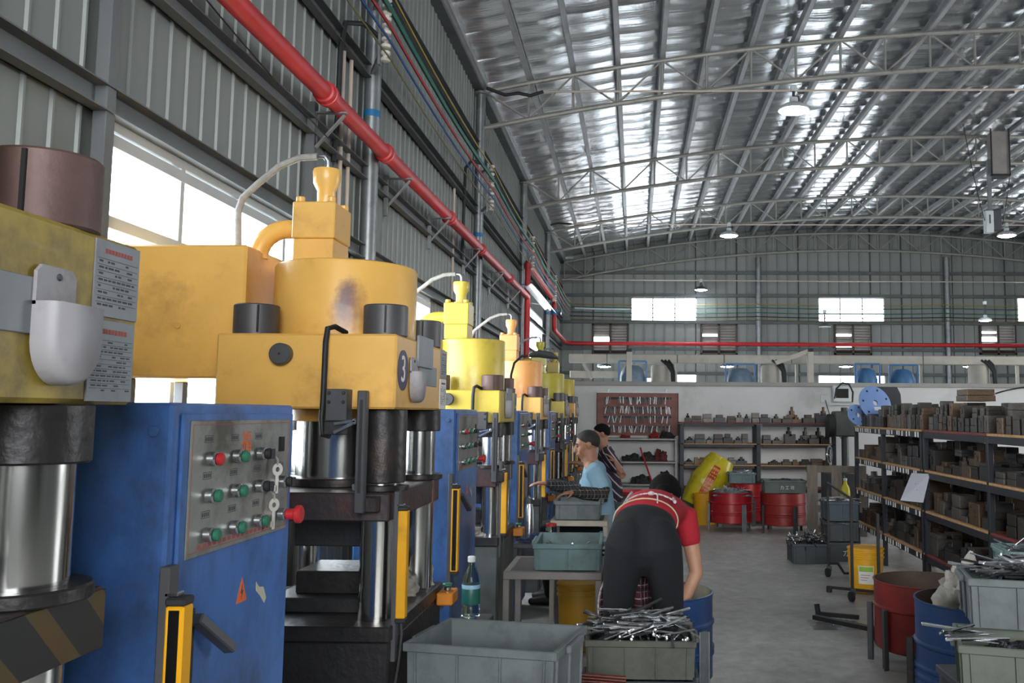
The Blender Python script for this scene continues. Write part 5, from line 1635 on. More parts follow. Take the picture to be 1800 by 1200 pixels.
def die_meshes(m):
    out = []
    out.append(MB().box(-0.5, 0.5, -0.5, 0.5, 0, 0.62, 0.02).box(-0.3, 0.3, -0.32, 0.32, 0.62, 1.0, 0.02))
    out.append(MB().box(-0.5, 0.5, -0.5, 0.5, 0, 0.47, 0.02).box(-0.48, 0.48, -0.48, 0.48, 0.49, 1.0, 0.02))
    out.append(MB().box(-0.5, 0.5, -0.5, 0.5, 0, 0.8, 0.02).box(-0.5, -0.12, -0.5, 0.5, 0.8, 1.0, 0.01).box(0.12, 0.5, -0.5, 0.5, 0.8, 1.0, 0.01))
    out.append(MB().box(-0.5, 0.5, -0.5, 0.5, 0, 0.5, 0.02).cyl((0, 0, 0.5), (0, 0, 0.75), 0.3, n=14).cyl((0, 0, 0.75), (0, 0, 1.0), 0.14, n=12))
    out.append(MB().box(-0.5, 0.5, -0.5, 0.5, 0, 1.0, 0.03).cyl((-0.5, 0.0, 0.5), (-0.53, 0, 0.5), 0.18, n=12).cyl((-0.5, 0.3, 0.8), (-0.54, 0.3, 0.8), 0.06, n=8))
    return [q.mesh('die', m, 30) for q in out]


DIES = [die_meshes(m) for m in M_DIE]
SHN = ['stepped', 'two-part', 'slotted', 'studded', 'plain bored']


def die(x, y, z, sx, sy, sz, label, group, r, kinds=(0, 1, 2, 3, 4), rz=0.0):
    k = r.choice(kinds)
    o = inst('die_block', r.choice(DIES)[k], None, T(x, y, z, rz) @ Matrix.Diagonal((sx, sy, sz, 1)))
    tag(o, '%s steel die, %s' % (SHN[k], label), 'die', group)
    return o


RXF, RXB = 2.5, 3.02
SZ = [0.32, 0.685, 1.03, 1.375]
LVL = ['bottom shelf', 'third shelf', 'second shelf', 'top shelf']


def rack(name_label, ys, tags, edges):
    t = thing('storage_rack', name_label, 'rack', ((RXF + RXB) / 2, (ys[0] + ys[-1]) / 2, 0))
    cx, cy = (RXF + RXB) / 2, (ys[0] + ys[-1]) / 2
    for i, y in enumerate(ys):
        yy = y - cy + (0.025 if i == 0 else -0.025 if i == len(ys) - 1 else 0)
        for x in (RXF - cx + 0.02, RXB - cx - 0.02):
            MB().box(x - 0.02, x + 0.02, yy - 0.022, yy + 0.022, 0, SZ[-1] - 0.02, 0.003).build('post', M_RACK, t)
    for j, z in enumerate(SZ):
        for i in range(len(ys) - 1):
            a, b = ys[i] - cy + 0.002, ys[i + 1] - cy - 0.002
            MB().box(RXF - cx, RXB - cx, a, b, z - 0.018, z, 0.002).build('shelf_board', edges[(i + j) % len(edges)], t)
            for x in (RXF - cx + 0.0, RXB - cx - 0.03):
                MB().box(x, x + 0.03, a + 0.024, b - 0.024, z - 0.07, z - 0.018, 0.002).build('beam', M_RACK, t)
            if tags:
                r = random.Random(int(z * 100) + i)
                y = a + 0.06
                while y < b - 0.08:
                    if r.random() < 0.8:
                        MB().box(RXF - cx - 0.002, RXF - cx, y, y + r.uniform(0.03, 0.042), z - 0.058 - r.uniform(0, 0.01), z - 0.02, 0).build('price_tag', M_PAPER, t, smooth=0)
                    y += r.uniform(0.06, 0.11)
    return t


YA, YB = [8.06, 9.35, 10.5], [5.05, 6.57, 8.03]
rack('far shelving rack with white paper tags along its shelf edges', YA, True, [M_WOOD])
rack('near shelving rack with bare wooden and red shelf edges at the right', YB, False, [M_WOOD, M_RACKR, M_WOOD])
for nm, ys, seed in (('of far tagged rack', YA, 1), ('of near right rack', YB, 2)):
    for j, z in enumerate(SZ):
        r = random.Random(seed * 10 + j)
        grp = 'dies %s %s' % (LVL[j], nm)
        lab = '%s %s' % (LVL[j], nm)
        cnt = 0
        for i in range(len(ys) - 1):
            y = ys[i] + 0.05
            while y < ys[i + 1] - 0.1:
                if j == 3:
                    w, h, d = r.uniform(0.06, 0.12), r.uniform(0.1, 0.14), r.uniform(0.1, 0.16)
                else:
                    w, h, d = r.uniform(0.09, 0.22), r.uniform(0.07, 0.2), r.uniform(0.14, 0.28)
                if y + w > ys[i + 1] - 0.03:
                    break
                cnt += 1
                die(RXF + 0.03 + d / 2, y + w / 2, z, d, w, h, '%s from near end, %s' % (nth(cnt), lab), grp, r, rz=r.uniform(-0.05, 0.05), kinds=(1, 4, 4, 2) if j == 3 else (0, 1, 2, 3, 4))
                if r.random() < (0.6 if j == 3 else 0.3):
                    h2 = r.uniform(0.05, 0.12) if z + h + 0.12 < 1.3 or j == 3 else 0.05
                    if j == 3 or h + h2 < 0.27:
                        die(RXF + 0.03 + d / 2, y + w / 2, z + h, d * 0.8, w * 0.8, h2, 'stacked on the %s, %s' % (nth(cnt), lab), grp, r, kinds=(1, 4))
                if r.random() < (0.9 if j == 3 else 0.95):
                    d2 = r.uniform(0.1, 0.18)
                    die(RXB - 0.03 - d2 / 2, y + w / 2, z, d2, w * 0.95, r.uniform(0.17, 0.24) if j == 3 else r.uniform(0.16, 0.26), 'behind the %s, %s' % (nth(cnt), lab), grp, r, kinds=(1, 4, 2))
                y += w + r.uniform(0.008, 0.05)
die(2.86, 7.72, max([o_.location.z + o_.scale.z for o_ in bpy.data.objects if o_.name.startswith('die_block') and o_.location.z > 1.3 and 7.55 < o_.location.y < 7.89]), 0.24, 0.26, 0.1, 'lying across the top of the near right-hand rack', 'dies lying across the near rack', random.Random(5), (1,))
# discs, clip board
M_DISC = mat('pale_blue_disc', '#7f9fd6', 0.45, 0, 0.08, 4)
t = thing('flange_disc', 'large pale blue bolt-hole disc standing on the far rack', 'disc', (2.64, 10.1, 1.63), 0.0)
Md = T(0, 0, 0, 0.35, -0.35) @ Matrix.Rotation(PI / 2, 4, 'X')
MB().lathe([(0.032, -0.012), (0.19, -0.012), (0.2, -0.006), (0.2, 0.006), (0.19, 0.012), (0.032, 0.012), (0.032, -0.012)], (0, 0, 0), 40, (0, 0, 1), Md).build('plate', M_DISC, t)
for k in range(7):
    a = k * 2 * PI / 7 + 0.3
    MB().lathe([(0.0001, 0.0125), (0.013, 0.0125), (0.013, 0.0135), (0.0001, 0.0135)], (0.155 * math.cos(a), 0.155 * math.sin(a), 0), 12, (0, 0, 1), Md).build('bolt_hole', M_BLACK, t)
MB().box(-0.035, 0.05, -0.09, -0.05, 0.0125, 0.0135, 0, Md).build('sticker', M_PAPER, t, smooth=0)
t = thing('flange_disc', 'small pale blue disc tucked beside the large one on the far rack', 'disc', (2.49, 10.28, 1.5), 0.0)
MB().lathe([(0.03, -0.01), (0.12, -0.01), (0.125, 0.0), (0.12, 0.01), (0.03, 0.01), (0.03, -0.01)], (0, 0, 0), 32, (0, 0, 1), Md).build('plate', M_DISC, t)
for k in range(5):
    a = k * 2 * PI / 5
    MB().lathe([(0.0001, 0.0105), (0.011, 0.0105), (0.011, 0.0115), (0.0001, 0.0115)], (0.09 * math.cos(a), 0.09 * math.sin(a), 0), 10, (0, 0, 1), Md).build('bolt_hole', M_BLACK, t)
t = thing('metal_guard', 'dark upright guard plate behind the pale blue disc', 'guard', (2.86, 10.3, 1.376))
MB().prism([(-0.14, 0), (0.14, 0), (0.12, 0.36), (0.08, 0.44), (-0.14, 0.44)], -0.01, 0.01, T(0, 0, 0, 0.1) @ Matrix.Rotation(PI / 2, 4, 'X')).build('plate', M_DGREY, t)
t = thing('notice_panel', 'blank white metal panel leaning against the rack posts', 'panel', (2.425, 7.92, 0.77))
pm_ = MB().add([(-0.14, 0.06, 0.0), (0.0, -0.12, 0.0), (0.085, -0.05, 0.235), (-0.02, 0.12, 0.23)], [(0, 1, 2, 3)])
pm_.add([(-0.138, 0.066, 0.0), (0.002, -0.114, 0.0), (0.087, -0.044, 0.235), (-0.018, 0.126, 0.23)], [(3, 2, 1, 0)])
pm_.build('plate', mat('white_sheet', '#bdbdc6', 0.4, 0.2, 0.05), t, smooth=0)
for u, v in ((0.42, 0.42), (0.58, 0.42), (0.42, 0.62), (0.58, 0.62)):
    a = Vector((-0.14, 0.06, 0)).lerp(Vector((0, -0.12, 0)), u)
    b = Vector((-0.02, 0.12, 0.23)).lerp(Vector((0.085, -0.05, 0.235)), u)
    c = a.lerp(b, v)
    MB().ball(c + Vector((-0.002, -0.002, 0)), 0.004, n=8, m=6).build('screw_hole', M_INK, t)
MB().bar((0.03, 0.0, 0.1), (0.1, 0.02, 0.1), 0.02, 0.02).build('clip', M_DGREY, t)
tag(MB().tube([(2.53, 5.95, 0.69), (2.5, 5.6, 0.745), (2.46, 5.2, 0.77)], 0.02, 8).build('hand_tool', mat('red_white_tool', '#b9b3ae', 0.5)), 'pale tool handle with a red tip lying on the near rack', 'tool')

# wall rack with dies at the partition
BX0, BX1, BYF, BYB = 0.66, 2.94, 13.45, 13.93
BZ = [0.42, 0.76, 1.07, 1.375]
t = thing('wall_rack', 'long black three-shelf rack against the white wall', 'rack', (0, 0, 0))
for x in (BX0 + 0.03, 1.81, BX1 - 0.03):
    for y in (BYF + 0.02, BYB - 0.02):
        MB().box(x - 0.03, x + 0.03, y - 0.02, y + 0.02, 0, BZ[-1] - 0.03, 0.003).build('post', M_RACK, t)
for j, z in enumerate(BZ):
    for a, b in ((BX0, 1.808), (1.812, BX1)):
        MB().box(a, b, BYF, BYB, z - 0.015, z, 0.002).build('shelf_board', (M_RACKR, M_WOOD, M_WOOD, M_RACKR)[j], t)
        MB().box(a + 0.062, b - 0.062, BYF, BYF + 0.03, z - 0.055, z - 0.015, 0.002).build('beam', M_RACK, t)
bn = ['on the lowest shelf', 'on the third shelf', 'on the second shelf', 'on the top']
for j, z in enumerate(BZ[1:], 1):
    r = random.Random(40 + j)
    x = BX0 + 0.08
    cnt = 0
    while x < BX1 - 0.12:
        w, h = r.uniform(0.08, 0.17), r.uniform(0.09, 0.15) * (1.0 if j > 1 else 0.8)
        if abs(x + w / 2 - 1.81) > 0.12 or j == 3:
            cnt += 1
            die(x + w / 2, BYF + 0.12, z, w, 0.14, h, '%s from left %s of the black wall rack' % (nth(cnt), bn[j]), 'dies %s of the wall rack' % bn[j], r, (0, 3, 3, 2, 1))
        x += w + r.uniform(0.0, 0.04)
for x, z, lb in ((2.35, 1.375, 'tall, on the wall rack top, left of two'), (2.82, 1.375, 'tall, at the right end of the wall rack top'), (2.3, 1.07, 'tall, second wall rack shelf, leftmost of three'), (2.55, 1.07, 'tall, second wall rack shelf, middle of three'), (2.74, 1.07, 'tall, second wall rack shelf, rightmost of three')):
    r = random.Random(int(x * 100))
    die(x, BYF + 0.3, z, 0.14, 0.14, 0.24, lb, 'tall studded dies of the wall rack', r, (3,))

# tool board and small shelf beside it
bx0, bx1, bz0, bz1 = -0.577, 0.655, 1.165, 1.81
t = thing('tool_board', 'reddish brown tool board hung with rows of bright blanks', 'board', ((bx0 + bx1) / 2, 13.97, bz0))
hw, hh = (bx1 - bx0) / 2, bz1 - bz0
MB().box(-hw, hw, 0.0, 0.02, 0, hh, 0.002).build('panel', mat('brown_board', '#8d5f55', 0.7, 0, 0.12, 5, dirt='#6b4a42', damt=0.3), t)
for q in ((-hw - 0.01, hw + 0.01, hh - 0.0, hh + 0.02), (-hw - 0.01, -hw, 0, hh), (hw, hw + 0.01, 0, hh)):
    MB().box(q[0], q[1], -0.012, 0.02, q[2], q[3], 0.002).build('frame', M_SHADEW if q[2] > 0.1 else M_PLATEN, t)
for x in (-hw * 0.72, hw * 0.72):
    MB().box(x - 0.02, x + 0.02, 0.0, 0.02, hh + 0.02, hh + 0.06, 0.002).build('hanger', M_STEEL, t)
ROWZ = [0.53, 0.385, 0.245, 0.095]
HANG = MB().box(-0.007, 0.007, -0.004, 0.004, -0.055, 0.055, 0.001).mesh('blank', M_STEEL, 0)
HANG3 = MB().box(-0.007, 0.007, -0.004, 0.004, -0.055, 0.055, 0.001).mesh('blank', M_GREASE, 0)
HANG2 = MB().lathe([(0.004, -0.05), (0.006, -0.045), (0.006, 0.03), (0.009, 0.035), (0.009, 0.05)], (0, 0, 0), 7).mesh('blank', M_STEEL)
RN = ['top', 'second', 'third', 'lowest']
for j, z in enumerate(ROWZ):
    MB().box(-hw * 0.84, hw * 0.84, -0.012, 0.0, z + 0.02, z + 0.05, 0.001).build('hook_rail', M_BLACK, t)
    r = random.Random(60 + j)
    x = -hw * 0.82
    cnt = 0
    while x < hw * 0.82:
        if not (j == 0 and -0.42 < x < -0.3) and r.random() < 0.92:
            cnt += 1
            o = inst('hanging_blank', r.choice((HANG, HANG3, HANG2)), None, Matrix.Translation(((bx0 + bx1) / 2 + x, 13.945 - r.uniform(0, 0.012), bz0 + z + r.uniform(-0.01, 0.01))) @ Matrix.Rotation(r.gauss(0, 0.12), 4, 'Y'))
            tag(o, '%s steel blank from the left in the %s row of the tool board' % (nth(cnt), RN[j]), 'metal blank', 'blanks in the %s row of the tool board' % RN[j])
        x += r.uniform(0.018, 0.03)
t = thing('wall_shelf', 'pale steel shelving unit under the tool board', 'shelf', (0, 0, 0))
M_PSH = mat('pale_shelf_steel', '#8f8d88', 0.5, 0.3, 0.15, 5)
for z in (1.13, 0.79, 0.46):
    MB().box(-0.75, 0.63, 13.6, 13.98, z - 0.025, z, 0.003).build('shelf_board', M_PSH, t)
for x in (-0.73, 0.61):
    for y in (13.62, 13.95):
        MB().box(x - 0.015, x + 0.015, y - 0.015, y + 0.015, 0, 1.105, 0.002).build('post', M_PSH, t)
for i, (x, z, rx_, h, lb, c) in enumerate(((0.47, 1.13, 0.1, 0.1, 'black bag at the right end of the pale shelf top', '#1d1d20'), (0.3, 1.13, 0.07, 0.09, 'red cloth bundle on the pale shelf top', '#8f2a24'),
                                          (-0.15, 1.13, 0.08, 0.05, 'small red rag on the pale shelf top', '#7a2a24'), (-0.05, 0.79, 0.12, 0.1, 'dark tool heap on the middle pale shelf, left', '#26282a'),
                                          (0.2, 0.79, 0.13, 0.11, 'dark tool heap on the middle pale shelf, centre', '#2d2e2c'), (0.4, 0.79, 0.1, 0.16, 'dark red tool case on the middle pale shelf', '#5a2724'),
                                          (0.1, 0.46, 0.15, 0.12, 'dark tool heap on the lowest pale shelf', '#2b2d30'), (0.47, 0.46, 0.14, 0.16, 'black bundle on the lowest pale shelf', '#17181a'))):
    rag(lb, x, 13.78, z, rx_, 0.09, h, 30 + i, mat('bundle_%d' % i, c, 0.8, 0, 0.3, 10))
tag(MB().cyl((0.08, 13.55, 1.0), (0.26, 13.55, 0.48), 0.012, n=8).build('red_lever', M_REDB), 'long red lever leaning across the pale shelving', 'lever')
crate('grey crate with a red tray beside the seated people', (-0.02, 12.5, 0.0), 0, 0.6, 0.4, 0.4, M_BIND, 3, 2)
tag(MB().lathe([(0.0001, 0.0), (0.22, 0.0), (0.25, 0.05), (0.24, 0.05), (0.21, 0.01), (0.0001, 0.01)], (0, 0, 0), 28).build('tray', mat('red_tray', '#c03a40', 0.4)), 'shallow red round tray on the grey crate near the white wall', 'tray').location = (-0.02, 12.5, 0.405)

# screen on the wall, its socket and the drill stand
t = thing('wall_screen', 'small pale monitor on a wall arm above the wall rack', 'monitor', (3.12, 13.85, 1.69))
MB().box(-0.14, 0.14, -0.06, 0.08, 0.0, 0.25, 0.012).build('case', M_SHADEW, t)
MB().box(-0.1, 0.09, -0.064, -0.06, 0.06, 0.2, 0).build('screen', M_LENS, t, smooth=0)
MB().box(-0.2, 0.3, -0.02, 0.02, -0.045, -0.02, 0.004).build('arm', M_SHADEW, t)
MB().tube([(-0.12, -0.05, 0.05), (-0.09, -0.06, 0.2), (0.0, -0.06, 0.29), (0.1, -0.06, 0.27), (0.16, -0.05, 0.15), (0.15, -0.04, 0.0)], 0.014, 8).build('cable', M_BLACK, t)
tag(MB().box(2.83, 2.95, 13.975, 13.998, 1.68, 1.8, 0.004).build('wall_socket', M_SHADEW), 'white double wall socket left of the small monitor', 'socket')
t = thing('bench_drill', 'dark bench drill with pulley and handwheel at the end of the far rack', 'drill', (2.87, 12.75, 0))
MB().box(-0.25, 0.3, -0.2, 0.25, 0.0, 0.7, 0.006).build('pedestal', M_DGREY, t)
MB().cyl((0.05, 0.05, 0.7), (0.05, 0.05, 1.6), 0.05, n=14).build('column', M_DGREY, t)
MB().box(-0.12, 0.2, -0.1, 0.15, 1.2, 1.55, 0.02).build('motor_head', M_BEDG, t)
MB().lathe([(0.03, -0.05), (0.16, -0.04), (0.16, 0.04), (0.03, 0.05)], (-0.16, 0, 1.35), 24, (1, 0, 0)).build('pulley', M_BLACK, t)
MB().lathe([(0.11, -0.008), (0.13, -0.008), (0.13, 0.008), (0.11, 0.008), (0.11, -0.008)], (-0.2, -0.1, 0.95), 24, (1, -0.5, 0)).build('handwheel', M_BRIGHT, t)
MB().bar((-0.2, -0.21, 0.95), (-0.2, 0.01, 0.95), 0.016, 0.016).build('spoke', M_BRIGHT, t)
tag(MB().tube(sagline((2.9, 13.97, 1.72), (3.05, 13.2, 1.1), 0.15), 0.006, 6).build('socket_cord', M_BLACK), 'thin black cord drooping from the wall socket', 'cord')
tag(MB().tube(sagline((5.35, 13.9, 1.8), (6.6, 13.9, 1.88), -0.1), 0.012, 6).build('wire_loop', M_BLACK), 'black wire loop on the white wall at the right edge', 'wire')

# clear film on the floor by the dolly
def film(u, v):
    x, y = u * 2 - 1, v * 2 - 1
    e = max(0.0, 1 - x * x * 0.9 - y * y * 0.9)
    return (1.46 + 0.2 * x + 0.02 * noise.noise(Vector((x * 3, y * 3, 1))), 6.72 + 0.16 * y, 0.002 + 0.035 * e * (0.4 + abs(noise.noise(Vector((x * 5, y * 6, 2)))) + 0.5 * abs(noise.noise(Vector((x * 13, y * 13, 5))))))
mf = M_PANE.copy()
mf.name = 'clear_film'
for nd in mf.node_tree.nodes:
    if nd.type == 'MIX_SHADER':
        nd.inputs[0].default_value = 0.22
tag(MB().grid(film, 40, 30).build('plastic_film', mf, smooth=25), 'crumpled clear plastic film on the floor by the black dolly', 'plastic film')
# ------------------------------------------------------------------ people
M_SKIN = mat('skin', '#b98a70', 0.55, 0, 0.06, 8)
M_SKIN2 = mat('tanned_skin', '#a2745a', 0.55, 0, 0.06, 8)
M_HAIR = mat('black_hair', '#0a0909', 0.8, 0, 0.3, 40, bump=0.3, bscale=90, spec=0.15)
M_STUB = mat('cropped_hair', '#1d1917', 0.75, 0, 0.3, 60)
M_EYE = mat('dark_eye', '#15100e', 0.3)
M_LIP = mat('lip', '#8a5248', 0.5)


def fuse(o, vox, sm=6):
    """Merge overlapping volumes of one mesh into a single continuous surface."""
    r = o.modifiers.new('remesh', 'REMESH')
    r.mode = 'VOXEL'
    r.voxel_size = vox
    r.use_smooth_shade = True
    s = o.modifiers.new('smooth', 'SMOOTH')
    s.iterations = sm
    s.factor = 0.5
    return o


def hand(mb, wrist, d, up, s=1.0, curl=0.6, thumb=1):
    """Palm and five bent fingers; d = pointing direction, up = back of the hand."""
    d = Vector(d).normalized()
    up = (Vector(up) - d * Vector(up).dot(d)).normalized()
    x = d.cross(up) * thumb
    w = Vector(wrist)
    mb.limb([w, w + d * 0.035 * s, w + d * 0.085 * s], [(0.026 * s, 0.02 * s), (0.036 * s, 0.018 * s), (0.04 * s, 0.014 * s)], x)
    for k, (off, ln) in enumerate(((-0.03, 0.06), (-0.01, 0.075), (0.011, 0.08), (0.031, 0.072))):
        b = w + d * 0.085 * s + x * off * s
        pts = [b]
        dd = d.copy()
        for j, f in enumerate((0.45, 0.32, 0.23)):
            dd = (dd - up * curl * (0.45 + 0.25 * j)).normalized()
            pts.append(pts[-1] + dd * ln * f * s)
        mb.limb(pts, [(0.0095 * s, 0.0095 * s), (0.009 * s, 0.009 * s), (0.0085 * s, 0.0085 * s), (0.007 * s, 0.007 * s)], x, 8)
    b = w + d * 0.025 * s + x * 0.03 * s
    mb.limb([b, b + (d * 0.4 + x * 0.7 - up * 0.3) * 0.038 * s, b + (d * 0.85 + x * 0.75 - up * 0.55) * 0.062 * s],
            [(0.0125 * s, 0.0125 * s), (0.011 * s, 0.011 * s), (0.0085 * s, 0.0085 * s)], d, 8)


def head_mesh(mb, c, fwd, up, s=1.0):
    """Skull, jaw, nose, brow and ears, looking along fwd."""
    f = Vector(fwd).normalized()
    u = (Vector(up) - f * Vector(up).dot(f)).normalized()
    r = f.cross(u)
    c = Vector(c)
    F = Matrix((r, f, u)).transposed().to_4x4()
    F.translation = c
    mb.ball((0, -0.012 * s, 0.03 * s), 0.075 * s, 0.095 * s, 0.085 * s, M=F)
    mb.limb([F @ Vector((0, 0.03, 0.04)) * 1.0, F @ Vector((0, 0.045 * s, -0.02 * s)), F @ Vector((0, 0.05 * s, -0.075 * s)), F @ Vector((0, 0.052 * s, -0.098 * s))],
            [(0.066 * s, 0.05 * s), (0.062 * s, 0.044 * s), (0.045 * s, 0.038 * s), (0.026 * s, 0.026 * s)], r)
    mb.limb([F @ Vector((0, 0.088 * s, 0.012 * s)), F @ Vector((0, 0.104 * s, -0.018 * s)), F @ Vector((0, 0.109 * s, -0.033 * s))],
            [(0.010 * s, 0.012 * s), (0.012 * s, 0.014 * s), (0.017 * s, 0.012 * s)], r, 10)
    mb.limb([F @ Vector((-0.045 * s, 0.075 * s, 0.022 * s)), F @ Vector((0, 0.085 * s, 0.026 * s)), F @ Vector((0.045 * s, 0.075 * s, 0.022 * s))],
            [(0.012 * s, 0.012 * s)] * 3, u, 10)
    mb.limb([F @ Vector((-0.02 * s, 0.088 * s, -0.06 * s)), F @ Vector((0, 0.094 * s, -0.06 * s)), F @ Vector((0.02 * s, 0.088 * s, -0.06 * s))], [(0.011 * s, 0.010 * s)] * 3, u, 10)
    for sx in (-1, 1):
        mb.limb([F @ Vector((sx * 0.074 * s, -0.005 * s, 0.022 * s)), F @ Vector((sx * 0.084 * s, -0.014 * s, 0.0)), F @ Vector((sx * 0.076 * s, -0.006 * s, -0.03 * s))],
                [(0.018 * s, 0.008 * s), (0.02 * s, 0.009 * s), (0.012 * s, 0.008 * s)], f, 10)
        mb.limb([F @ Vector((sx * 0.045 * s, 0.05 * s, -0.01 * s)), F @ Vector((sx * 0.04 * s, 0.06 * s, -0.035 * s))], [(0.026 * s, 0.024 * s), (0.022 * s, 0.022 * s)], r, 10)
    return F


def face_details(parent, F, s=1.0):
    for sx in (-1, 1):
        MB().ball((sx * 0.031 * s, 0.081 * s, 0.004 * s), 0.013 * s, 0.007 * s, 0.006 * s, 10, 6, F).build('eye', M_EYE, parent)
        MB().limb([F @ Vector((sx * 0.012 * s, 0.096 * s, 0.027 * s)), F @ Vector((sx * 0.035 * s, 0.091 * s, 0.031 * s)), F @ Vector((sx * 0.052 * s, 0.078 * s, 0.024 * s))], [(0.004 * s, 0.003 * s)] * 3, F.to_3x3() @ Vector((0, 0, 1)), 6).build('eyebrow', M_STUB, parent)
    MB().limb([F @ Vector((-0.02 * s, 0.094 * s, -0.061 * s)), F @ Vector((0, 0.101 * s, -0.06 * s)), F @ Vector((0.02 * s, 0.094 * s, -0.061 * s))], [(0.005 * s, 0.005 * s)] * 3, (0, 0, 1), 8).build('mouth', M_LIP, parent)


def cap_hair(parent, F, s, m, lo=-0.03, thick=0.008, name='hair'):
    """Close-fitting hair over the skull, front edge at the hairline."""
    def f(u, v):
        a = u * 2 * PI
        back = 0.5 - 0.5 * math.sin(a)            # 1 at the back of the head
        z_end = lo - 0.045 * back + 0.075 * (1 - back) ** 2
        ph = v
        el0 = math.asin(max(-0.95, min(0.95, (z_end) / 0.09)))
        el = PI / 2 - (PI / 2 - el0) * ph
        n = 1 + 0.02 * noise.noise(Vector((math.cos(a) * 6, math.sin(a) * 6, el * 6)))
        return F @ Vector(((0.075 + thick) * s * n * math.cos(a) * math.cos(el), (-0.012 + (0.095 + thick) * n * math.sin(a) * math.cos(el)) * s, (0.03 + (0.085 + thick) * n * math.sin(el)) * s))
    return MB().grid(f, 32, 14).build(name, m, parent, smooth=70)


# --- woman in red bending over the blue drum (local x right, y away from the camera)
wm = thing('person', 'person in a red top and black trousers bending over the blue drum, seen from behind', 'person', (0.045, 4.55, 0))
M_TROU = mat('black_trousers', '#121318', 0.9, 0, 0.12, 14, bump=0.05)
M_REDT = mat('red_cotton_top', '#a81c2c', 0.85, 0, 0.08, 10, bump=0.06, bscale=30)
M_PLAIDR = plaid('red_plaid_apron', '#4a1a26', '#c9b6b4', '#15101a', 30)
M_CORD = mat('black_white_cord', '#b9aeb0', 0.8, 0, 0.7, 70)
b = MB()
for sx in (-1, 1):
    b.limb([(sx * 0.125, 0.13, 0.03), (sx * 0.125, 0.02, 0.035)], [(0.04, 0.025), (0.042, 0.035)], (1, 0, 0))
    b.limb([(sx * 0.134, 0.03, 0.06), (sx * 0.13, 0.03, 0.28), (sx * 0.125, 0.02, 0.5), (sx * 0.095, -0.01, 0.74), (sx * 0.07, 0.0, 0.85)],
           [(0.036, 0.04), (0.052, 0.056), (0.058, 0.062), (0.075, 0.08), (0.08, 0.075)], (1, 0, 0))
b.limb([(0, 0.03, 0.86), (0.0, 0.08, 0.92), (0.02, 0.2, 0.965), (0.05, 0.36, 0.975), (0.085, 0.5, 0.955), (0.1, 0.56, 0.95)],
       [(0.12, 0.075), (0.13, 0.08), (0.13, 0.085), (0.145, 0.1), (0.15, 0.085), (0.07, 0.06)], (1, 0, 0))
b.limb([(0.1, 0.53, 0.96), (0.12, 0.66, 1.01)], [(0.05, 0.05), (0.046, 0.046)], (1, 0, 0))
for sx in (-1, 1):
    sh = Vector((0.085 + sx * 0.155, 0.5, 0.93))
    el = Vector((0.085 + sx * 0.205, 0.46, 0.645))
    wr = Vector((0.09 + sx * 0.1, 0.43, 0.44))
    b.limb([sh, sh.lerp(el, 0.5), el, el.lerp(wr, 0.5), wr], [(0.05, 0.05), (0.046, 0.045), (0.038, 0.038), (0.036, 0.034), (0.026, 0.022)], (0, 1, 0))
    hand(b, wr, (wr - el).normalized() + Vector((0, 0.1, -0.2)), (sx * 0.4, -1, 0.2), 0.95, 0.5, sx)
FH = head_mesh(b, (0.13, 0.735, 1.02), (0, 0.6, -0.8), (0, 0.85, 0.5), 1.0)
fuse(b.build('body', M_SKIN, wm, smooth=60), 0.008, 5)
face_details(wm, FH)
hr = cap_hair(wm, FH, 1.0, M_HAIR, -0.055, 0.02)
hb = MB().ball((0.128, 0.71, 1.055), 0.088, 0.085, 0.075)
hb.ball((0.12, 0.63, 1.07), 0.045, 0.04, 0.04)
fuse(hb.build('hair_bun', M_HAIR, wm, smooth=60), 0.01, 4)
tr = MB()
for sx in (-1, 1):
    tr.limb([(sx * 0.135, 0.03, 0.09), (sx * 0.132, 0.03, 0.28), (sx * 0.128, 0.02, 0.48), (sx * 0.118, -0.005, 0.62), (sx * 0.102, -0.03, 0.75), (sx * 0.085, -0.045, 0.85), (sx * 0.07, -0.02, 0.9)],
            [(0.054, 0.06), (0.062, 0.07), (0.07, 0.08), (0.08, 0.095), (0.094, 0.112), (0.104, 0.118), (0.1, 0.1)], (1, 0, 0), 18)
tr.limb([(0, -0.02, 0.83), (0.0, 0.01, 0.9), (0.005, 0.075, 0.945), (0.012, 0.13, 0.96)], [(0.165, 0.12), (0.172, 0.115), (0.158, 0.108), (0.148, 0.1)], (1, 0, 0), 20)
fuse(tr.build('trousers', M_TROU, wm, smooth=60), 0.008, 8)
tp = MB()
tp.limb([(0.012, 0.125, 0.962), (0.025, 0.22, 0.98), (0.05, 0.36, 0.99), (0.08, 0.48, 0.97), (0.095, 0.56, 0.955)],
        [(0.158, 0.108), (0.152, 0.105), (0.163, 0.112), (0.17, 0.1), (0.09, 0.075)], (1, 0, 0), 20)
for sx in (-1, 1):
    sh = Vector((0.085 + sx * 0.15, 0.5, 0.94))
    el = Vector((0.085 + sx * 0.205, 0.46, 0.645))
    tp.limb([sh - Vector((sx * 0.06, 0.02, -0.01)), sh, sh.lerp(el, 0.38)], [(0.075, 0.08), (0.068, 0.07), (0.062, 0.06)], (0, 1, 0), 16)
fuse(tp.build('top', M_REDT, wm, smooth=60), 0.008, 6)
tag(MB().tube([(0.012 + 0.163 * math.cos(a), 0.118, 0.962 + 0.11 * math.sin(a)) for a in [2 * PI * k / 30 for k in range(31)]], 0.004, 6).build('hem', mat('cream_hem', '#cbb99a', 0.8), wm))
ap = MB()
def apron(u, v):
    lo = 1 - v
    x = -0.15 - 0.1 * lo + (0.3 + 0.12 * lo) * u + 0.012 * math.sin(v * 11)
    y = 0.17 - 0.35 * (u - 0.5) ** 2 + (0.01 + 0.03 * lo) * math.sin(u * 19 + v * 2)
    return (x, y, 0.36 + 0.54 * v)
ap.grid(apron, 30, 14)
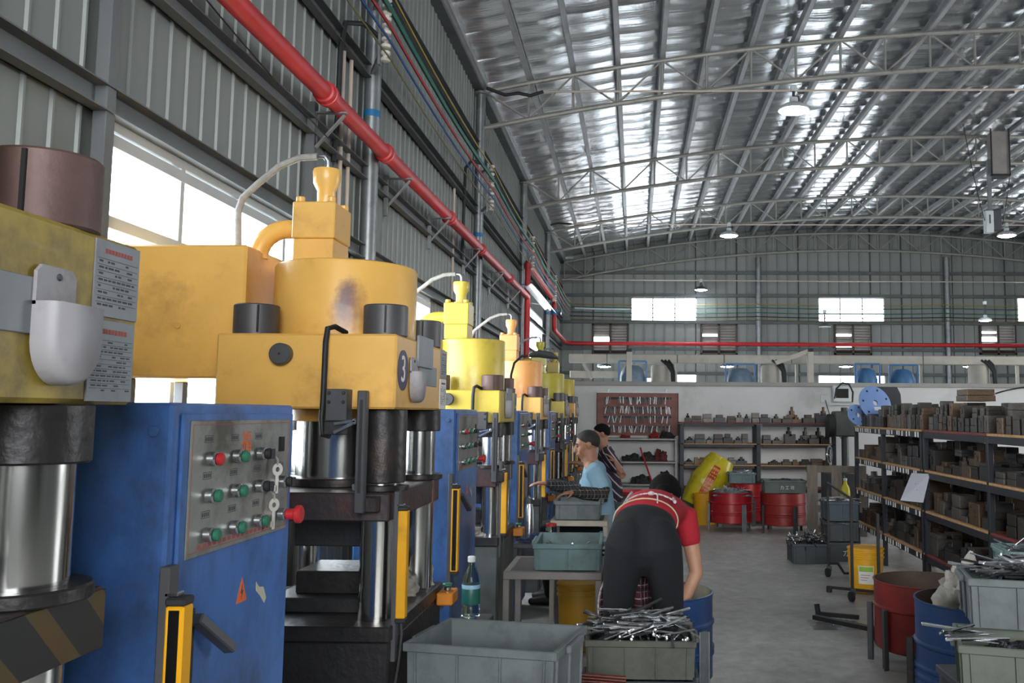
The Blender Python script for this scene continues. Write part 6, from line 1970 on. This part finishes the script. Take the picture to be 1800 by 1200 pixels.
ap.grid(lambda u, v: tuple(Vector(apron(u, v)) + Vector((0, 0.006, 0))), 30, 14)
ap.build('apron', M_PLAIDR, wm, smooth=60, label='dark red plaid apron')
for u in (0.0, 1.0):
    MB().tube([Vector(apron(u, k / 12)) + Vector((0, -0.004, 0)) for k in range(13)], 0.005, 6).build('apron_piping', M_CORD, wm)
def backp(x, y, dz=0.006):     # on the top of her back
    return Vector((x, y, 0.975 + 0.112 * math.sqrt(max(0.02, 1 - ((x - 0.04) / 0.165) ** 2)) + dz))
MB().tube([backp(-0.115 + 0.022 * k, 0.17 + 0.03 * math.sin(k * 0.32), 0.004) for k in range(13)], 0.0045, 6).build('apron_tie', M_CORD, wm)
MB().ball(backp(0.04, 0.17), 0.018, 0.015, 0.012).build('tie_knot', M_CORD, wm)
MB().tube([backp(0.045, 0.17), backp(0.07, 0.15), backp(0.072, 0.12, 0.0), (0.07, 0.09, 1.05), (0.066, 0.06, 1.0)], 0.0045, 6).build('tie_end', M_CORD, wm)
for x0, x1 in ((-0.095, -0.06), (0.16, 0.155)):
    MB().tube([backp(x0 + (x1 - x0) * k / 8, 0.13 + 0.37 * k / 8, 0.003) for k in range(9)], 0.009, 6).build('apron_strap', M_CORD, wm)


# --- seated man generator (faces -x)
def seated(label, loc, rz, shirt, sleeve, skin, near_hand, far_hand, seat, collar=True, near_elbow=None, hairm=M_STUB, s=1.0):
    t = thing('person', label, 'person', loc, rz)
    b = MB()
    hip, chest, neck = Vector((0.1, 0, seat + 0.08)), Vector((0.055, 0, seat + 0.4)), Vector((0.015, 0, seat + 0.57))
    b.limb([hip, hip.lerp(chest, 0.5), chest, chest.lerp(neck, 0.75)], [(0.16, 0.11), (0.14, 0.1), (0.165, 0.105), (0.12, 0.07)], (0, 1, 0))
    b.limb([chest.lerp(neck, 0.7), neck + Vector((-0.012, 0, 0.03)), neck + Vector((-0.02, 0, 0.1))], [(0.075, 0.065), (0.06, 0.062), (0.056, 0.062)], (0, 1, 0))
    F = head_mesh(b, neck + Vector((-0.035, 0, 0.142)), (-1, -0.12, -0.22), (-0.2, 0, 1), 1.0)
    arms = []
    for sy, hnd in ((-1, near_hand), (1, far_hand)):
        sh = chest + Vector((0.0, sy * 0.19, 0.1))
        hd = Vector(hnd)
        mid = sh.lerp(hd, 0.5)
        dirv = (hd - sh)
        ln = dirv.length
        bend = math.sqrt(max(0.001, 0.29 ** 2 - (ln / 2) ** 2))
        el = mid + Vector((0.55, sy * 0.25, -0.8)).normalized() * bend
        if sy < 0 and near_elbow:
            el = Vector(near_elbow)
        wr = hd + (el - hd).normalized() * 0.06
        arms.append((sy, sh, el, wr, hd))
        b.limb([sh, sh.lerp(el, 0.5), el, el.lerp(wr, 0.5), wr], [(0.052, 0.052), (0.047, 0.047), (0.04, 0.04), (0.036, 0.036), (0.026, 0.024)], (0, 1, 0))
        hand(b, wr, (hd - el).normalized() + Vector((-0.1, 0, -0.25)), (0, 0, 1), 1.0, 0.45, sy)
    for sy in (-1, 1):
        kn = Vector((-0.32, sy * 0.12, seat + 0.06))
        b.limb([(0.08, sy * 0.09, seat + 0.06), kn.lerp(Vector((0.08, sy * 0.09, seat + 0.06)), 0.4), kn, Vector((-0.3, sy * 0.12, seat * 0.5)), Vector((-0.28, sy * 0.12, 0.06))],
               [(0.085, 0.08), (0.078, 0.075), (0.06, 0.06), (0.052, 0.052), (0.036, 0.036)], (0, 1, 0))
        b.limb([(-0.26, sy * 0.12, 0.035), (-0.42, sy * 0.125, 0.03)], [(0.04, 0.035), (0.035, 0.025)], (0, 1, 0))
    fuse(b.build('body', skin, t, smooth=60), 0.008, 5)
    face_details(t, F)
    cap_hair(t, F, 1.0, hairm, -0.02, 0.006)
    q = MB()
    q.limb([hip + Vector((0, 0, -0.04)), hip.lerp(chest, 0.35), chest, chest.lerp(neck, 0.62), chest.lerp(neck, 0.9)], [(0.185, 0.135), (0.172, 0.125), (0.185, 0.125), (0.15, 0.09), (0.075, 0.066)], (0, 1, 0), 20)
    for sy, sh, el, wr, hd in arms:
        q.limb([sh - Vector((0, sy * 0.07, 0.0)), sh, sh.lerp(el, 0.62)], [(0.08, 0.085), (0.072, 0.072), (0.067, 0.064)], (1, 0, 0), 16)
    fuse(q.build('shirt', shirt, t, smooth=60), 0.008, 5)
    if sleeve:
        for sy, sh, el, wr, hd in arms:
            c = MB().limb([sh.lerp(el, 0.6), sh.lerp(el, 0.85), el, el.lerp(wr, 0.4), el.lerp(wr, 0.8), wr], [(0.052, 0.052), (0.056, 0.056), (0.056, 0.056), (0.052, 0.052), (0.05, 0.05), (0.036, 0.036)], (0, 1, 0), 16)
            fuse(c.build('oversleeve', sleeve, t, smooth=60), 0.008, 3)
    q = MB()
    for sy in (-1, 1):
        kn = Vector((-0.32, sy * 0.12, seat + 0.06))
        q.limb([(0.1, sy * 0.08, seat + 0.06), kn.lerp(Vector((0.08, sy * 0.09, seat + 0.06)), 0.4), kn, Vector((-0.3, sy * 0.12, seat * 0.5)), Vector((-0.28, sy * 0.12, 0.09))],
               [(0.105, 0.095), (0.09, 0.086), (0.074, 0.074), (0.068, 0.068), (0.06, 0.06)], (0, 1, 0), 16)
    q.limb([(0.1, -0.06, seat + 0.07), (0.1, 0.06, seat + 0.07)], [(0.13, 0.09), (0.13, 0.09)], (1, 0, 0))
    fuse(q.build('trousers', M_TROU, t, smooth=60), 0.01, 5)
    for sy in (-1, 1):
        MB().limb([(-0.25, sy * 0.12, 0.035), (-0.33, sy * 0.12, 0.04), (-0.44, sy * 0.125, 0.028)], [(0.046, 0.034), (0.048, 0.04), (0.04, 0.026)], (0, 1, 0)).build('shoe', M_BLACK, t)
    if collar:
        for k in range(2):
            MB().ball(chest + Vector((-0.126 - 0.0 * k, -0.02, 0.08 - 0.05 * k)), 0.005, n=8, m=6).build('button', M_PAPER, t)
    return t


def stool(label, x, y, h, m):
    t = thing('work_stool', label, 'stool', (x, y, 0))
    MB().cyl((0, 0, h - 0.035), (0, 0, h), 0.16, n=24).build('seat', m, t)
    for k in range(4):
        a = PI / 4 + k * PI / 2
        MB().bar((0.1 * math.cos(a), 0.1 * math.sin(a), h - 0.035), (0.15 * math.cos(a), 0.15 * math.sin(a), 0), 0.025, 0.025).build('leg', M_DGREY, t)


M_BLUET = mat('faded_blue_shirt', '#86a9bd', 0.85, 0, 0.07, 9, bump=0.06, bscale=24)
M_PLAIDB = plaid('black_plaid_sleeve', '#17171b', '#8f8a80', '#2c2a2e', 32)
seated('person in a faded blue shirt with plaid oversleeves seated at the grey crate', (-0.365, 7.42, 0), 0.0, M_BLUET, M_PLAIDB, M_SKIN2, (-0.15, -0.33, 0.9), (-0.4, 0.12, 0.94), 0.53, near_elbow=(0.14, -0.27, 0.865))
stool('stool under the seated person in the blue shirt', -0.265, 7.42, 0.5, M_DGREY)
m, nt, p, N, L = nodes_of('striped_navy_shirt')
tc = N('ShaderNodeTexCoord'); wv = N('ShaderNodeTexWave'); wv.inputs['Scale'].default_value = 5.0; wv.inputs['Distortion'].default_value = 1.5
mp = N('ShaderNodeMapping'); mp.inputs['Rotation'].default_value = (0.5, 0.6, 0.4)
L(tc.outputs['Object'], mp.inputs['Vector']); L(mp.outputs['Vector'], wv.inputs['Vector'])
rp = N('ShaderNodeValToRGB'); rp.color_ramp.interpolation = 'CONSTANT'
e = rp.color_ramp.elements
e[0].position, e[0].color = 0.0, lin('#1d1f2c'); e[1].position, e[1].color = 0.72, lin('#8f2738')
x_ = e.new(0.82); x_.color = lin('#1d1f2c')
x_ = e.new(0.94); x_.color = lin('#b9b9c2')
L(wv.outputs['Fac'], rp.inputs['Fac']); L(rp.outputs['Color'], p.inputs['Base Color']); p.inputs['Roughness'].default_value = 0.85
seated('person in a dark striped shirt seated behind the person in blue', (-0.36, 10.35, 0), 0.0, m, None, M_SKIN2, (0.12, -0.34, 1.02), (-0.35, 0.15, 0.95), 0.55, False, None, M_HAIR)
stool('stool under the seated person in the striped shirt', -0.26, 10.35, 0.52, M_DGREY)
